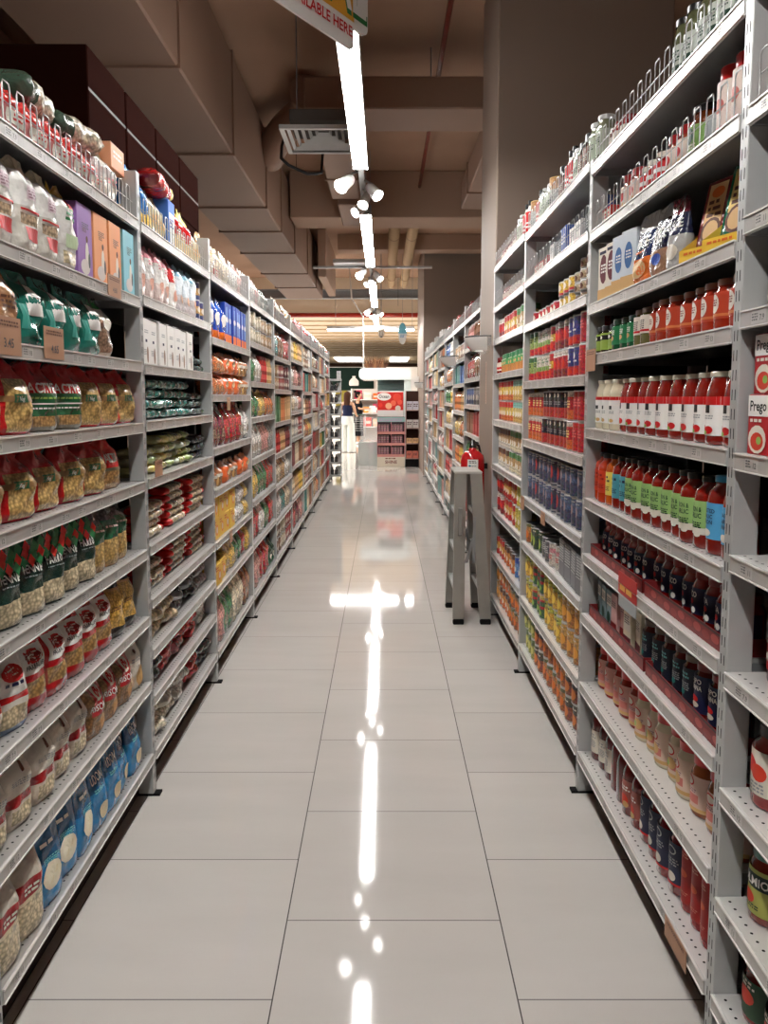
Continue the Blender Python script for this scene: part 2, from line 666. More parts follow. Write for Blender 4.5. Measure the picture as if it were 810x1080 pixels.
# square louvred diffuser
root = tag(link('air_diffuser', None, None, (-.46, 6.2, 3.4)), 'square grey louvred air diffuser hanging left of the lamp track', 'air diffuser')
b = MB()
b.box(-.24, .24, -.18, .24, .096, .18, lin((96, 92, 88)), M_MATT, .005)
b.obj('plenum_box', root)
for x in (-.2, .2):
    q = MB()
    q.tube([(x, .0, .17), (x, .0, .93)], .005, 5, K.grey, M_STEEL)
    q.obj('hanger_rod', root)
for k in range(6):
    r = .30 - k * .048
    z = .0 + k * .012
    q = MB()
    t = .036 if k == 0 else .02
    lo = [(-r, -r), (r, -r), (r, r), (-r, r)]
    ri = r - t
    hi = [(-ri, -ri), (ri, -ri), (ri, ri), (-ri, ri)]
    for a in range(4):
        c = (a + 1) % 4
        q.poly([(*lo[a], z), (*hi[a], z + (.002 if k == 0 else .022)), (*hi[c], z + (.002 if k == 0 else .022)), (*lo[c], z)], K.lgrey, M_STEEL)
        q.poly([(*lo[a], z), (*lo[c], z), (*lo[c], z + .03), (*lo[a], z + .03)], K.lgrey, M_STEEL)
    q.obj('frame' if k == 0 else 'louvre', root)

# pipes
b = MB()
b.tube([(.45, -2, 4.12), (.45, 10.25, 4.12)], .022, 10, lin((140, 20, 16)), M_GLOSS)
tag(b.obj('sprinkler_pipe'), 'dark red sprinkler pipe under the slab, running along the aisle', 'pipe')
b = MB()
b.tube([(-6, 18.6, 3.37), (6, 18.6, 3.37)], .055, 12, lin((168, 44, 30)), M_GLOSS)
tag(b.obj('sprinkler_pipe'), 'bright red sprinkler main crossing the ceiling at the aisle end', 'pipe')
for x, nm in ((.155, 'left one of two beige round pipes under the slab'), (.43, 'right one of two beige round pipes under the slab')):
    b = MB()
    b.tube([(x, 11.0, 3.95), (x, 17.7, 3.95)], .085, 14, lin((196, 168, 134)), M_MATT)
    o = tag(b.obj('round_pipe'), nm, 'pipe')
    for y in (12.4, 14.8, 16.6):
        q = MB()
        q.lathe([(.09, -.02), (.096, -.02), (.096, .02), (.09, .02)], 14, lin((170, 144, 116)), M_MATT)
        c = q.obj('pipe_band', o, (x, y, 3.95))
        c.rotation_euler = (PI / 2, 0, 0)
b = MB()
b.box(-1.1, .75, 12.5, 12.56, 3.47, 3.50, K.lgrey, M_STEEL)
tag(b.obj('cable_tray'), 'thin pale cable tray crossing the aisle below the round pipes', 'cable tray')
b = MB()
b.box(-.78, -.27, 12.2, 12.75, 3.50, 3.56, K.lgrey, M_STEEL, .01)
tag(b.obj('ceiling_plate'), 'pale flat metal plate on the cable tray left of the track', 'plate')
b = MB()
b.box(-1.12, -.98, 13.6, 16.2, 3.5, 4.3, K.brown, M_BEAM, .01)
tag(b.obj('drop_panel'), 'beige drop panel beside the end of the large left duct', 'panel')
for x, y, z0 in ((-.93, 3.6, 3.0), (-.77, 3.4, 3.0), (-.95, 8.8, 3.5), (.30, 17, 2.95)):
    b = MB()
    b.tube([(x, y, 4.33), (x, y, z0 + .45)], .003, 5, K.black, M_MATT)
    tag(b.obj('hanging_wire'), {-.93: 'thin dark wire hanging beside the big left duct', -.77: 'thin dark wire hanging in front of the air diffuser', -.95: 'thin dark wire hanging behind the round duct elbow', .30: 'thin dark wire above the blue oval hanging sign'}[x], 'wire')

# ------------------------------------------------------------------ linear lamp track with its spotlights
TX, TZ = -.164, 3.05
spans = [(-2.4, -.35), (-.2, 1.4), (2.75, 5.67), (7.03, 9.8), (11.1, 14.1), (15.3, 18.3)]
names = ['lit white linear lamp behind the camera, above the aisle', 'lit white linear lamp overhead, nearer than the hanging sign', 'long lit linear lamp running away from the hanging sign',
         'second lit linear lamp along the aisle, after the first spotlights', 'third lit linear lamp along the aisle, between two spotlight clusters', 'farthest lit linear lamp of the track, before the cross tube']
for (y0, y1), nm in zip(spans, names):
    L = y1 - y0
    b = MB()
    b.box(-.052, .052, 0, L, .012, .075, K.lgrey, M_STEEL, .004)
    o = tag(b.obj('linear_lamp', None, (TX, y0, TZ)), nm, 'lamp', 'linear lamps of the track')
    q = MB()
    q.box(-.048, .048, .01, L - .01, 0, .013, K.white, M_TRACK)
    q.obj('diffuser', o)
    for e in (0, L):
        q = MB()
        q.box(-.054, .054, e - .008, e + .008, -.002, .078, K.grey, M_STEEL)
        q.obj('end_cap', o)
    for e in (.3, L - .3):
        q = MB()
        q.tube([(0, e, .075), (0, e, 4.33 - TZ)], .0025, 4, K.grey, M_WIRE)
        q.obj('suspension_wire', o)
gaps = [(1.4, 2.75), (5.67, 7.03), (9.8, 11.1), (14.1, 15.3)]
gn = ['over the near aisle', 'between first and second lamps', 'between second and third lamps', 'between third and last lamps']
for (y0, y1), g in zip(gaps, gn):
    b = MB()
    b.box(-.022, .022, 0, y1 - y0, .02, .065, K.grey, M_STEEL, .003)
    tag(b.obj('track_rail', None, (TX, y0, TZ)), 'grey track rail carrying spotlights ' + g, 'track rail', 'spotlight rails')
    heads = [(-.075, .12, -.45, -.55, 1.15), (.06, .35, .75, -.95, 1), (.015, .62, -.35, -1.0, .95), (-.02, .95, -.9, -.75, .95)]
    for n, (dx, dy, ax, az, s) in enumerate(heads):
        o = link('track_spotlight', None, None, (TX + dx * .3, y0 + dy, TZ + .02))
        tag(o, f'{ORD[n + 1]} white spotlight head from the near end, {g}', 'spotlight', 'track spotlights')
        d = Vector((ax, -.75, az)).normalized()
        q = MB()
        q.tube([(0, 0, 0), (dx, 0, -.03), (dx, 0, -.06)], .01, 8, K.lgrey, M_STEEL)
        q.obj('bracket', o)
        p0 = Vector((dx, 0, -.07)) - d * .05
        q = MB()
        q.tube([p0, p0 + d * .02, p0 + d * .12 * s, p0 + d * .13 * s], [.03 * s, .036 * s, .042 * s, .045 * s], 16, K.white, M_STEEL, caps=False)
        q.tube([p0 - d * .001, p0 + d * .001], .03 * s, 16, K.white, M_STEEL)
        q.obj('housing', o)
        q = MB()
        q.tube([p0 + d * .112 * s, p0 + d * .116 * s], .034 * s, 16, K.white, M_SPOT)
        q.obj('lens', o)

# cross tube at the end of the track
b = MB()
b.box(-1.17, .63, 16.45, 16.55, 2.87, 2.93, K.white, M_STEEL, .004)
o = tag(b.obj('cross_lamp'), 'lit tube lamp crossing the end of the aisle', 'lamp')
q = MB()
q.box(-1.16, .62, 16.485, 16.515, 2.84, 2.872, K.white, M_TRACK)
q.obj('diffuser', o)
for x in (-1.0, .585):
    q = MB()
    q.tube([(x, 16.5, 2.93), (x, 16.5, 4.33)], .004, 4, K.grey, M_WIRE)
    q.obj('suspension_wire', o)
b = MB()
b.lathe([(0.001, .10), (.07, .10), (.075, .05), (.06, .02), (.062, 0), (.05, -.05), (.02, -.065), (0.001, -.067)], 16, K.off, M_GLOSS)
o = tag(b.obj('dome_camera', None, (-.055, 15.5, 2.70)), 'white dome security camera hanging at the end of the lamp track', 'camera')
q = MB()
q.lathe([(.034, -.036), (.04, -.056), (.02, -.075), (.001, -.078)], 12, K.black, M_GLOSS)
q.obj('dark_dome', o)
q = MB()
q.tube([(0, 0, .1), (0, 0, 1.63)], .008, 6, K.grey, M_STEEL)
q.obj('hanging_rod', o)

# oval blue and white hanging sign
root = tag(link('oval_sign', None, None, (.36, 15.5, 2.7)), 'blue and white oval sign hanging near the right column', 'sign')
b = MB()
N = 24
ov = [(.082 * math.sin(2 * PI * k / N), .21 * math.cos(2 * PI * k / N)) for k in range(N)]
i = len(b.v)
b.poly([(x, -.008, z) for x, z in ov][::-1], K.white, M_PRINT)
b.poly([(x, .008, z) for x, z in ov], K.white, M_PRINT)
for k in range(N):
    c = (k + 1) % N
    b.poly([(ov[k][0], -.008, ov[k][1]), (ov[c][0], -.008, ov[c][1]), (ov[c][0], .008, ov[c][1]), (ov[k][0], .008, ov[k][1])], K.white, M_PRINT)
up = [(.079 * math.sin(-PI / 2 + PI * k / 12), .206 * math.cos(-PI / 2 + PI * k / 12)) for k in range(13)]
b.poly([(x, -.0095, z) for x, z in up], lin((120, 196, 216)), M_PRINT)
b.scribble(plane_map(-.0095), 0, -.03, .09, .012, 3, K.sky, M_PRINT)
b.obj('board', root)
q = MB()
q.tube([(0, 0, .21), (0, 0, 1.63)], .003, 4, K.grey, M_WIRE)
q.obj('hanging_wire', root)

# die-cut hanging sign over the near aisle
root = link('hanging_sign', None, None, (-.106, 2.8, 2.635))
root.rotation_euler = (0, 0, PI / 2 - math.radians(31.7))
tag(root, 'white die-cut hanging sign with orange band, green block letters and red words', 'sign')


def rrect(x0, x1, z0, z1, r, n=5):
    out = []
    for cx, cz, a0 in ((x1 - r, z0 + r, -PI / 2), (x1 - r, z1 - r, 0), (x0 + r, z1 - r, PI / 2), (x0 + r, z0 + r, PI)):
        for k in range(n + 1):
            a = a0 + k / n * PI / 2
            out.append((cx + r * math.cos(a), cz + r * math.sin(a)))
    return out


def slab_board(b, pts, y0, y1, col, mat):
    b.poly([(x, y0, z) for x, z in pts], col, mat)
    b.poly([(x, y1, z) for x, z in pts][::-1], col, mat)
    for k in range(len(pts)):
        c = (k + 1) % len(pts)
        b.poly([(pts[k][0], y1, pts[k][1]), (pts[c][0], y1, pts[c][1]), (pts[c][0], y0, pts[c][1]), (pts[k][0], y0, pts[k][1])], col, mat)


b = MB()
slab_board(b, rrect(-.50, .0, .0, .22, .025), -.004, .004, K.white, M_PRINT)
b.obj('board', root)
b = MB()
slab_board(b, rrect(-.56, .085, .075, .34, .03), -.006, .0055, K.white, M_PRINT)
b.obj('top_board', root)
b = MB()
mp = plane_map(-.0062)
b.rect(mp, -.47, -.002, .092, .165, lin((232, 168, 60)), M_PRINT, .001, 1, 1)
b.text(mp, 'AVAILABLE HERE', -.015, .04, .034, K.red, M_PRINT, .002, .44, 1.0)
b.text(mp, 'HALAL', .078, .112, .19, lin((40, 116, 62)), M_PRINT, .002, .60, 1.0)
b.obj('lettering', root)
b = MB()
b.text(mp, 'HALAL', .070, .127, .163, K.white, M_PRINT, .0035, .56, 1.0)
b.obj('letter_face', root)
for x in (-.4, .0):
    q = MB()
    q.tube([(x, 0, .34), (x, 0, 1.69)], .0015, 4, K.grey, M_WIRE)
    q.obj('hanging_wire', root)
# ------------------------------------------------------------------ shelving
DEPTH = .42
SH = {
    'L1': [2.075, 1.81, 1.59, 1.377, 1.17, .925, .68, .437, .165],
    'L2': [2.075, 1.825, 1.585, 1.38, 1.172, .928, .73, .542, .367, .16],
    'L3': [2.08, 1.766, 1.48, 1.206, .994, .723, .486, .155],
    'L4': [2.09, 1.83, 1.57, 1.33, 1.055, .775, .49, .15],
    'L5': [2.09, 1.80, 1.53, 1.26, 1.0, .74, .46, .15],
    'L6': [2.09, 1.84, 1.58, 1.33, 1.07, .79, .48, .15],
    'R0': [2.28, 2.035, 1.823, 1.638, 1.353, 1.141, .891, .638, .391, .165],
    'R1': [2.26, 2.036, 1.787, 1.613, 1.358, 1.108, .907, .687, .43, .165],
    'R2': [2.285, 2.05, 1.83, 1.545, 1.252, .955, .72, .425, .165],
    'R3': [2.30, 2.045, 1.836, 1.615, 1.32, 1.03, .735, .45, .155],
    'F1': [2.16, 1.90, 1.63, 1.40, 1.15, .87, .58, .30, .13],
    'F2': [2.16, 1.84, 1.60, 1.33, 1.07, .80, .52, .14],
}
_strip = {}


def strip_mesh(W, seed, x0=0., x1=0.):
    k = (round(x1 - x0, 3), seed)
    if k not in _strip:
        r = random.Random(seed * 31 + 5)
        b = MB()
        L = (x1 - x0) / 2 - .002
        b.box(-L, L, -.0028, 0, .003, .033, lin((184, 181, 177)), M_STRIP)
        b.box(-L, L, -.006, 0, .033, .0365, K.white, M_STRIP)  # edge ridges in white: the highlight along the channel is put into their colour
        b.box(-L, L, -.006, 0, .0005, .003, K.white, M_STRIP)
        mp = plane_map(-.0028)
        x = -L + .05
        while x < L - .08:
            wd = r.uniform(.05, .065)
            b.rect(mp, x, x + wd, .0055, .0305, lin((200, 197, 193)), M_STRIP, .0006, 1, 1)
            b.scribble(mp, x + wd * .26, .0225, wd * .4, .003, 3, K.dgrey, M_PRINT, .0012)
            b.text(mp, r.choice(['12', '13', '15', '11', '18', '7.9']), x + wd * .75, .011, .011, K.dgrey, M_PRINT, .0012, wd * .36)
            x += wd + r.uniform(.05, .13)
        _strip[k] = b.mesh('price_strip')
    return _strip[k]


_post = {}


def post_mesh(h, slots):
    k = (h, slots)
    if k not in _post:
        b = MB()
        b.box(-.018, .018, 0, .055, .008, h, K.lgrey, M_STEEL, .002)
        if slots:
            z = .06
            while z < h - .06:
                for x in (-.0085, .0055):
                    b.poly([(x, -.0005, z), (x + .0035, -.0005, z), (x + .0035, -.0005, z + .022), (x, -.0005, z + .022)], K.black, M_MATT)
                z += .04
        _post[k] = b.mesh('post')
    return _post[k]


def fence_mesh(W, h, pitch):
    b = MB()
    L = W / 2 - .025
    x = -L
    w = pitch * .5
    while x < L - w:
        b.tube([(x, 0, 0), (x, 0, h - .01), (x + w * .12, 0, h), (x + w * .88, 0, h), (x + w, 0, h - .01), (x + w, 0, 0)], (.0019), 4, K.lgrey, M_WIRE, caps=False)
        x += pitch
    for z in (.004, h * .55):
        b.tube([(-L, .002, z), (L, .002, z)], .0016, 4, K.lgrey, M_WIRE)
    return b.mesh('wire_fence')


_fence = {}
PERF = {}


def shelf_mesh(W, holes, deck):
    k = (round(W, 3), holes, deck)
    if k not in PERF:
        b = MB()
        L = W / 2
        b.box(-L, L, .0, .004, -.037, -.001, K.lgrey, M_STEEL, .001)
        b.box(-L, L, .0, DEPTH, -.012, 0, K.lgrey, M_STEEL, .0015, [K.lgrey] * 4 + [K.grey, deck])
        for x in (-L, L - .012):
            b.box(x, x + .012, .004, DEPTH, -.037, -.012, K.grey, M_STEEL)
        if holes:
            x = -L + .02
            while x < L - .01:
                for y in (.02, .30):
                    b.poly([(x + .0035 * math.cos(a * PI / 3), y + .0035 * math.sin(a * PI / 3), .0006) for a in range(6)], K.black, M_MATT)
                x += .025
        PERF[k] = b.mesh('shelf')
    return PERF[k]


class Bay:
    def __init__(s, key, side, d0, d1, phrase, label, hpost, fences=(0,), detail=True, last=False, fh=.095, X=None):
        s.W = d1 - d0
        s.side = side
        s.last = last
        s.phrase = phrase
        s.tops = SH[key]
        s.sg = 1 if side == 'L' else -1
        mid = (d0 + d1) / 2
        if side == 'L':
            x, rz = -.85 - .0075 * (mid - 2.78), PI / 2 + .0075
        else:
            x, rz = (.72 if X is None else X), -PI / 2
        s.mat = Matrix.Translation((x, mid, 0)) @ Matrix.Rotation(rz, 4, 'Z')
        s.rz = rz
        s.count = {}
        root = link('shelving_bay', None, None, (x, mid, 0), rz)
        tag(root, label, 'shelving', 'grey steel shelving bays')
        s.root = root
        ends = [-s.sg] + ([s.sg] if last else [])
        for e in ends:
            px = e * (s.W / 2 - .018)
            p = link('post', post_mesh(hpost, detail), root, (px, 0, 0))
            q = MB()
            q.box(-.018, .018, -.022, .07, 0, .008, K.black, M_MATT)
            q.obj('foot', p)
            link('rear_post', post_mesh(s.tops[0] - .0125, False), root, (px, DEPTH - .056, 0))
        xn, xf = -s.W / 2 + .037, s.W / 2 - (.037 if last else .001)
        xc, xl = s.sg * (xn + xf) / 2, xf - xn
        for n, z in enumerate(s.tops):
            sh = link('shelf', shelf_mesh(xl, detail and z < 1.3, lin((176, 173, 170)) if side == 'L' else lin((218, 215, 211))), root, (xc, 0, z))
            link('price_strip', strip_mesh(s.W, n % 3, 0, xl), sh, (0, 0, -.036))
        b = MB()
        b.box(xc - xl / 2, xc + xl / 2, .056, .068, 0.004, .118, lin((46, 34, 30)), M_MATT)
        b.obj('kick_plate', root)
        b = MB()
        b.box(xc - xl / 2, xc + xl / 2, DEPTH + .001, DEPTH + .011, .02, s.tops[0] - .02, lin((34, 30, 29)), M_MATT)  # near-black colour holds the deep shade behind the goods
        b.obj('back_panel', root)
        for k in fences:
            key2 = (round(s.W, 3), detail)
            if key2 not in _fence:
                _fence[key2] = fence_mesh(s.W, fh, .072 if detail else .08)
            f = link('wire_fence', _fence[key2], None, s.mat @ Vector((0, .006, s.tops[k] + .0005)), rz)
            tag(f, f'silver wire fence along the {ordw(k + 1)} shelf down, {phrase}', 'wire fence', 'wire shelf fences')

    def clear(s, k):
        """room above shelf k"""
        return (s.tops[k - 1] - .037 - s.tops[k]) if k > 0 else .5

    def put(s, key, k, sdist, y0=None, dz=0., yaw=0., extra='', tilt=0.):
        """one product; sdist = distance of its centre from the near post"""
        P = PROTO[key]
        x = s.sg * (sdist - s.W / 2)
        y = (.022 if y0 is None else y0) + P['dp'] / 2
        loc = s.mat @ Vector((x, y, s.tops[k] + .0006 + dz))
        return P, loc, s.rz + yaw

    def row(s, k, seq, tiers=1, y0=None, jit=.06, start=.048, end=None, spread=True, word='', yaw0=0.):
        """seq: [(product, n)] or (None, width) from the near post onwards"""
        if y0 is None:
            y0 = .006 if s.side == 'L' else .012
        L = (s.W if end is None else end) - start - .022
        items = []
        nk = sum(1 for q, n in seq if q)
        for key, n in seq:
            if key is None:
                items.append((None, n))
            else:
                if key[:4] in GEN and spread and k > 0:
                    n = max(n, int((L / nk + .02) / (PROTO[key]['w'] + .002)))
                items += [(key, 0)] * n
        tot = sum(PROTO[q]['w'] if q else n for q, n in items)
        nn = sum(1 for q, n in items if q)
        gap = (L - tot) / max(nn, 1)
        if not spread:
            gap = min(gap, .006)
        gap = max(gap, .0015)
        x = start
        for q, n in items:
            if q is None:
                x += n
                continue
            P = PROTO[q]
            if x + P['w'] > (s.W if end is None else end) - (.002 if end is None and not s.last else .038):
                break
            fz = 1.
            if q[:4] in GEN and k > 0:
                fz = max(.5, min(1.28, (s.clear(k) - rnd.uniform(.012, .035)) / (P['h'] * tiers)))
            for t in range(tiers):
                yaw = yaw0 + rnd.uniform(-jit, jit)
                dy = rnd.uniform(0, .012)
                if t and P['h'] * fz * (t + 1) > s.clear(k) - .006:
                    break
                x0 = s.sg * (x + gap / 2 + P['w'] / 2 - s.W / 2)
                loc = s.mat @ Vector((x0, y0 + dy + P['dp'] / 2, s.tops[k] + .0006 + t * (P['h'] * fz + .0008)))
                o = place(P, loc, s.rz + yaw)
                o.scale = (1, 1, fz)
                s.label(P, o, k, (['bottom-tier ', 'upper '] if tiers > 1 else ['', ''])[min(t, 1)] + word)
            x += P['w'] + gap

    def label(s, P, o, k, pre=''):
        kk = (k, pre + P['desc'])
        s.count[kk] = s.count.get(kk, 0) + 1
        n = s.count[kk]
        lab = f'{ordw(n)} {pre}{P["desc"]} from near post, {ordw(k + 1)} shelf down, {s.phrase}'
        if len(lab.split()) > 16:
            lab = lab.replace(' from near post', '')
        if len(lab.split()) > 16:
            lab = lab.replace(' shelf down', ' shelf')
        tag(o, lab, P['cat'],
            f'{P["desc"]}s, {ordw(k + 1)} shelf down, {s.phrase}')


PROTO = {}
GEN = ('bag_', 'box_', 'fcan', 'fjar', 'wbag', 'wbox')


def place(P, loc, rz, rx=0., ry=0.):
    o = link(P['name'], P['root'], None, loc, rz)
    if rx or ry:
        o.rotation_euler = (rx, ry, rz)
    for nm, me in P['parts']:
        link(nm, me, o)
    return o


def reg(key, name, desc, cat, w, h, dp, root, parts=()):
    PROTO[key] = dict(name=name, desc=desc, cat=cat, w=w, h=h, dp=dp, root=root.mesh(name), parts=[(n, b.mesh(n)) for n, b in parts])


# ---------------- jars, bottles, cans
def art_run(b, mp, art, mat):
    for n_, a in enumerate(art):
        t = a[0]
        e = n_ * .00025
        if t == 'r':
            b.rect(mp, a[1], a[2], a[3], a[4], a[5], mat, (a[6] if len(a) > 6 else .0008) + e, 16, 2)
        elif t == 'o':
            b.oval(mp, a[1], a[2], a[3], a[4], a[5], mat, (a[6] if len(a) > 6 else .0010) + e)
        elif t == 't':
            b.text(mp, a[1], a[2], a[3], a[4], a[5], mat, .0012 + e, a[6] if len(a) > 6 else None)
        elif t == 's':
            b.scribble(mp, a[1], a[2], a[3], a[4], a[5], a[6], mat, .0010 + e)


def jar(key, desc, r, h, body, lid, label=None, art=(), lid_h=.016, lid_r=.86, sh=.82, name='sauce_jar', cat='jar', lv=(.14, .66), span=1.9, lidmat=None, n=24, body2=None):
    b = MB()
    zt = h - lid_h
    prof = [(.001, .0), (r * .9, 0), (r * .98, .004), (r, .010), (r, zt * .35), (r, sh * zt * .92), (r * .97, sh * zt), (r * .90, (sh + .35 * (1 - sh)) * zt), (r * lid_r * .94, (sh + .75 * (1 - sh)) * zt), (r * lid_r * .92, zt)]
    cols = [body] * (len(prof) - 1)
    if body2:
        for q in range(4, len(cols)):
            cols[q] = body2
    b.lathe(prof, n, cols, M_JAR)
    parts = []
    q = MB()
    lm = lidmat or M_LID
    q.lathe([(r * lid_r, zt - .001), (r * lid_r, h - .002)], n, lid, lm)
    q.lathe([(r * lid_r, h - .002), (r * lid_r * .96, h)], n, lid, lm)
    q.disc(r * lid_r * .96, h, n, lid, lm)
    parts.append(('lid', q))
    if label:
        q = MB()
        z0, z1 = lv[0] * h, lv[1] * h
        mp = cyl_map(r)
        q.grid(lambda u, v: mp((u - .5) * 2 * span * r, z0 + (z1 - z0) * v, .0006), 16, 2, lambda u, v: label, M_PRINT)
        art_run(q, mp, art, M_PRINT)
        parts.append(('label', q))
    reg(key, name, desc, cat, 2 * r, h, 2 * r, b, parts)


def bottle(key, desc, r, h, body, cap, label=None, art=(), neck=.42, lv=(.12, .5)):
    b = MB()
    zt = h - .02
    b.lathe([(.001, 0), (r * .9, 0), (r, .006), (r, zt * .62), (r * .93, zt * .7), (r * .66, zt * .82), (r * neck, zt * .92), (r * neck, zt)], 22, body, M_JAR)
    q = MB()
    q.lathe([(r * neck * 1.12, zt - .008), (r * neck * 1.12, h - .001)], 16, cap, M_LID)
    q.disc(r * neck * 1.12, h - .001, 16, cap, M_LID)
    parts = [('cap', q)]
    if label:
        q = MB()
        z0, z1 = lv[0] * h, lv[1] * h
        mp = cyl_map(r)
        q.grid(lambda u, v: mp((u - .5) * 3.8 * r, z0 + (z1 - z0) * v, .0006), 14, 2, lambda u, v: label, M_PRINT)
        art_run(q, mp, art, M_PRINT)
        parts.append(('label', q))
    reg(key, 'sauce_bottle', desc, 'bottle', 2 * r, h, 2 * r, b, parts)


def can(key, desc, r, h, bands, art=(), detail=True, name='food_can', cat='can', top=None):
    """bands [(t0, colour)] from the bottom"""
    b = MB()
    n = 20 if detail else 12
    tc = top or K.lgrey
    b.lathe([(.001, .002), (r * .9, .002), (r * .97, 0), (r, .003), (r * .985, .006)] + ([(r * .975, .007), (r * .975, h - .007), (r * .985, h - .006)] if detail else [(r * .985, .0062)]), n, K.lgrey, M_TIN)
    if top is None:
        b.lathe([(r * .985, h - .006), (r, h - .003), (r * .97, h), (r * .93, h - .003), (.001, h - .003)], n, tc, M_TIN)
    else:
        b.lathe([(r * .985, h - .006), (r * 1.01, h - .004), (r * 1.0, h), (r * .93, h), (.001, h)], n, tc, M_LID)
    q = b if not detail else MB()
    zs = [.006 + (h - .012) * t for t, c in bands] + [h - .006]
    for k, (t, c) in enumerate(bands):
        q.lathe([(r * .987, zs[k]), (r * .987, zs[k + 1])], n, c, M_BUSY)
    mp = cyl_map(r * .987)
    art_run(q, mp, art, M_PRINT)
    reg(key, name, desc, cat, 2 * r, h, 2 * r, b, [('label', q)] if detail else ())


def carton(key, desc, w, h, dp, col, art=(), side=None, name='food_carton', cat='carton', bev=.0015, top=None, mat=None):
    b = MB()
    sd = side or col
    b.box(-w / 2, w / 2, -dp / 2, dp / 2, 0, h, col, mat or M_PRINT, bev, [sd, sd, col, col, sd, top or col])
    art_run(b, plane_map(-dp / 2), art, M_PRINT)
    reg(key, name, desc, cat, w, h, dp, b)


# ---------------- bags
def bag(key, desc, w, h, dp, zones, art=(), win=(), seed=1, taper=.6, crown='flat', res=(36, 26), name='pasta_bag', cat='bag', mat=None, ripple=.05, topw=.92, label=None):
    """standing pillow bag. zones [(t0, colour)] from the bottom; win [(u0,u1,t0,t1,palette)] show the food"""
    mat = mat or M_FILM
    rr = random.Random(seed)
    ph = [rr.uniform(0, 6) for _ in range(6)]
    lean = rr.uniform(.0, .05)

    def a(t):
        bot = min(1., .90 + t * 1.6)
        return w / 2 * bot * (1 - (1 - topw) * max(0, (t - .6) / .4))

    def bb(t):
        k = max(0., (t - taper) / (1 - taper))
        k = k * k * (3 - 2 * k)
        low = min(1., .78 + t * 2.2)
        d = dp / 2 * low * (1 - k * .93)
        if crown == 'gather':
            d = dp / 2 * low * (1 - k * .8)
        return d

    def aa(t):
        q = a(t)
        if crown == 'gather' and t > .74:
            g = (t - .74) / .26
            q *= 1 - .42 * math.sin(min(g, .75) / .75 * PI / 2) + (.25 * max(0, (g - .75) / .25))
        return q

    def wr(u, t):
        return dp * ripple * (math.sin(9 * t + 3 * u + ph[0]) + math.sin(17 * t - 5 * u + ph[1]) * .6 + math.sin(31 * u + 4 * t + ph[2]) * .35 * (1 if t > taper else .4)) * min(1, t * 5) * min(1, (1 - t) * 6 + .15)

    def surf(u, t, off=0.):
        un = max(-1., min(1., u / max(aa(t), 1e-5)))
        y = bb(t) * (1 - abs(un) ** 3.4) ** (1 / 2.4)
        y = y + wr(un, t) * (1 - abs(un) ** 4)
        zj = .012 * math.sin(5 * un + ph[3]) * max(0, t - .85) / .15 * (h / .22)
        return (u + dp * .02 * math.sin(8 * t + ph[4]), -y - off + lean * h * t * t, h * t + zj)

    def ring(q, v):
        an = q * 2 * PI
        un = -math.cos(an)
        t = v
        x = un * aa(t)
        fr = math.sin(an) >= 0
        y = bb(t) * (1 - abs(un) ** 3.4) ** (1 / 2.4) + wr(un, t) * (1 - abs(un) ** 4)
        zj = .012 * math.sin(5 * un + ph[3]) * max(0, t - .85) / .15 * (h / .22)
        return (x + dp * .02 * math.sin(8 * t + ph[4]), (-y if fr else y) + lean * h * t * t, h * t + zj)

    def colfn(q, v):
        an = q * 2 * PI
        un = -math.cos(an)
        front = math.sin(an) > 0
        for u0, u1, t0, t1, pal in win:
            if (u0 <= un <= u1) and t0 <= v <= t1 and (front or abs(u0) >= 1):
                return (tuple(sum(p_[i_] for p_ in pal) / len(pal) for i_ in range(3)), M_FOOD)
        c = zones[0][1]
        for t0, cc in zones:
            if v >= t0:
                c = cc
        return c
    b = MB()
    nu, nv = res
    b.grid(ring, nu, nv, colfn, mat, True, True)
    b.face(range(nu)[::-1], zones[0][1], mat)
    b.face(range(nu * nv, nu * nv + nu), zones[-1][1], mat)
    mp = lambda u, v, off: surf(u, min(max(v / h, 0), 1), off + .0016)
    parts = []
    if label:
        q = MB()
        q.rect(mp, *label[:5], M_PRINT, .0005, 12, 10)
        art_run(q, mp, art, M_PRINT)
        parts.append(('label', q))
    else:
        art_run(b, mp, art, M_PRINT)
    reg(key, name, desc, cat, w, h, dp, b, parts)


def packet(key, desc, L, W, T, zones, seed=1, res=(14, 22), name='noodle_packet', cat='packet', speck=None, mat=None, ends=(.22, .10), amp=.10):
    """packet lying on its side, long axis along x; zones [(t0, colour)] along its length"""
    rr = random.Random(seed)
    p = [rr.uniform(0, 6) for _ in range(4)]

    def fn(q, v):
        an = q * 2 * PI
        e = min(v, 1 - v) * 2
        k = min(1, e / ends[0])
        k = k * k * (3 - 2 * k)
        hw = W / 2 * (.86 + .14 * k) * (1 + .04 * math.sin(14 * v + p[0]))
        ht = T / 2 * (ends[1] + (1 - ends[1]) * k) * (1 + amp * math.sin(11 * v + p[1] + 2 * math.cos(an)))
        c, s_ = math.cos(an), math.sin(an)
        f = lambda x: math.copysign(abs(x) ** .75, x)
        return ((v - .5) * L, hw * f(c) + .004 * math.sin(20 * v + p[2]), T / 2 + ht * f(s_))

    def col(q, v):
        c = zones[0][1]
        for t0, cc in zones:
            if v >= t0:
                c = cc
        if isinstance(c, list):
            return (tuple(sum(p_[i_] for p_ in c) / len(c) for i_ in range(3)), M_BUSYF)
        return c
    b = MB()
    b.grid(fn, res[0], res[1], col, mat or M_FILM, True, True)
    n = res[0]
    b.face(range(n)[::-1], col(0, 0), mat or M_FILM)
    b.face(range(n * res[1], n * res[1] + n), col(0, .99), mat or M_FILM)
    reg(key, name, desc, cat, L, T, W, b)
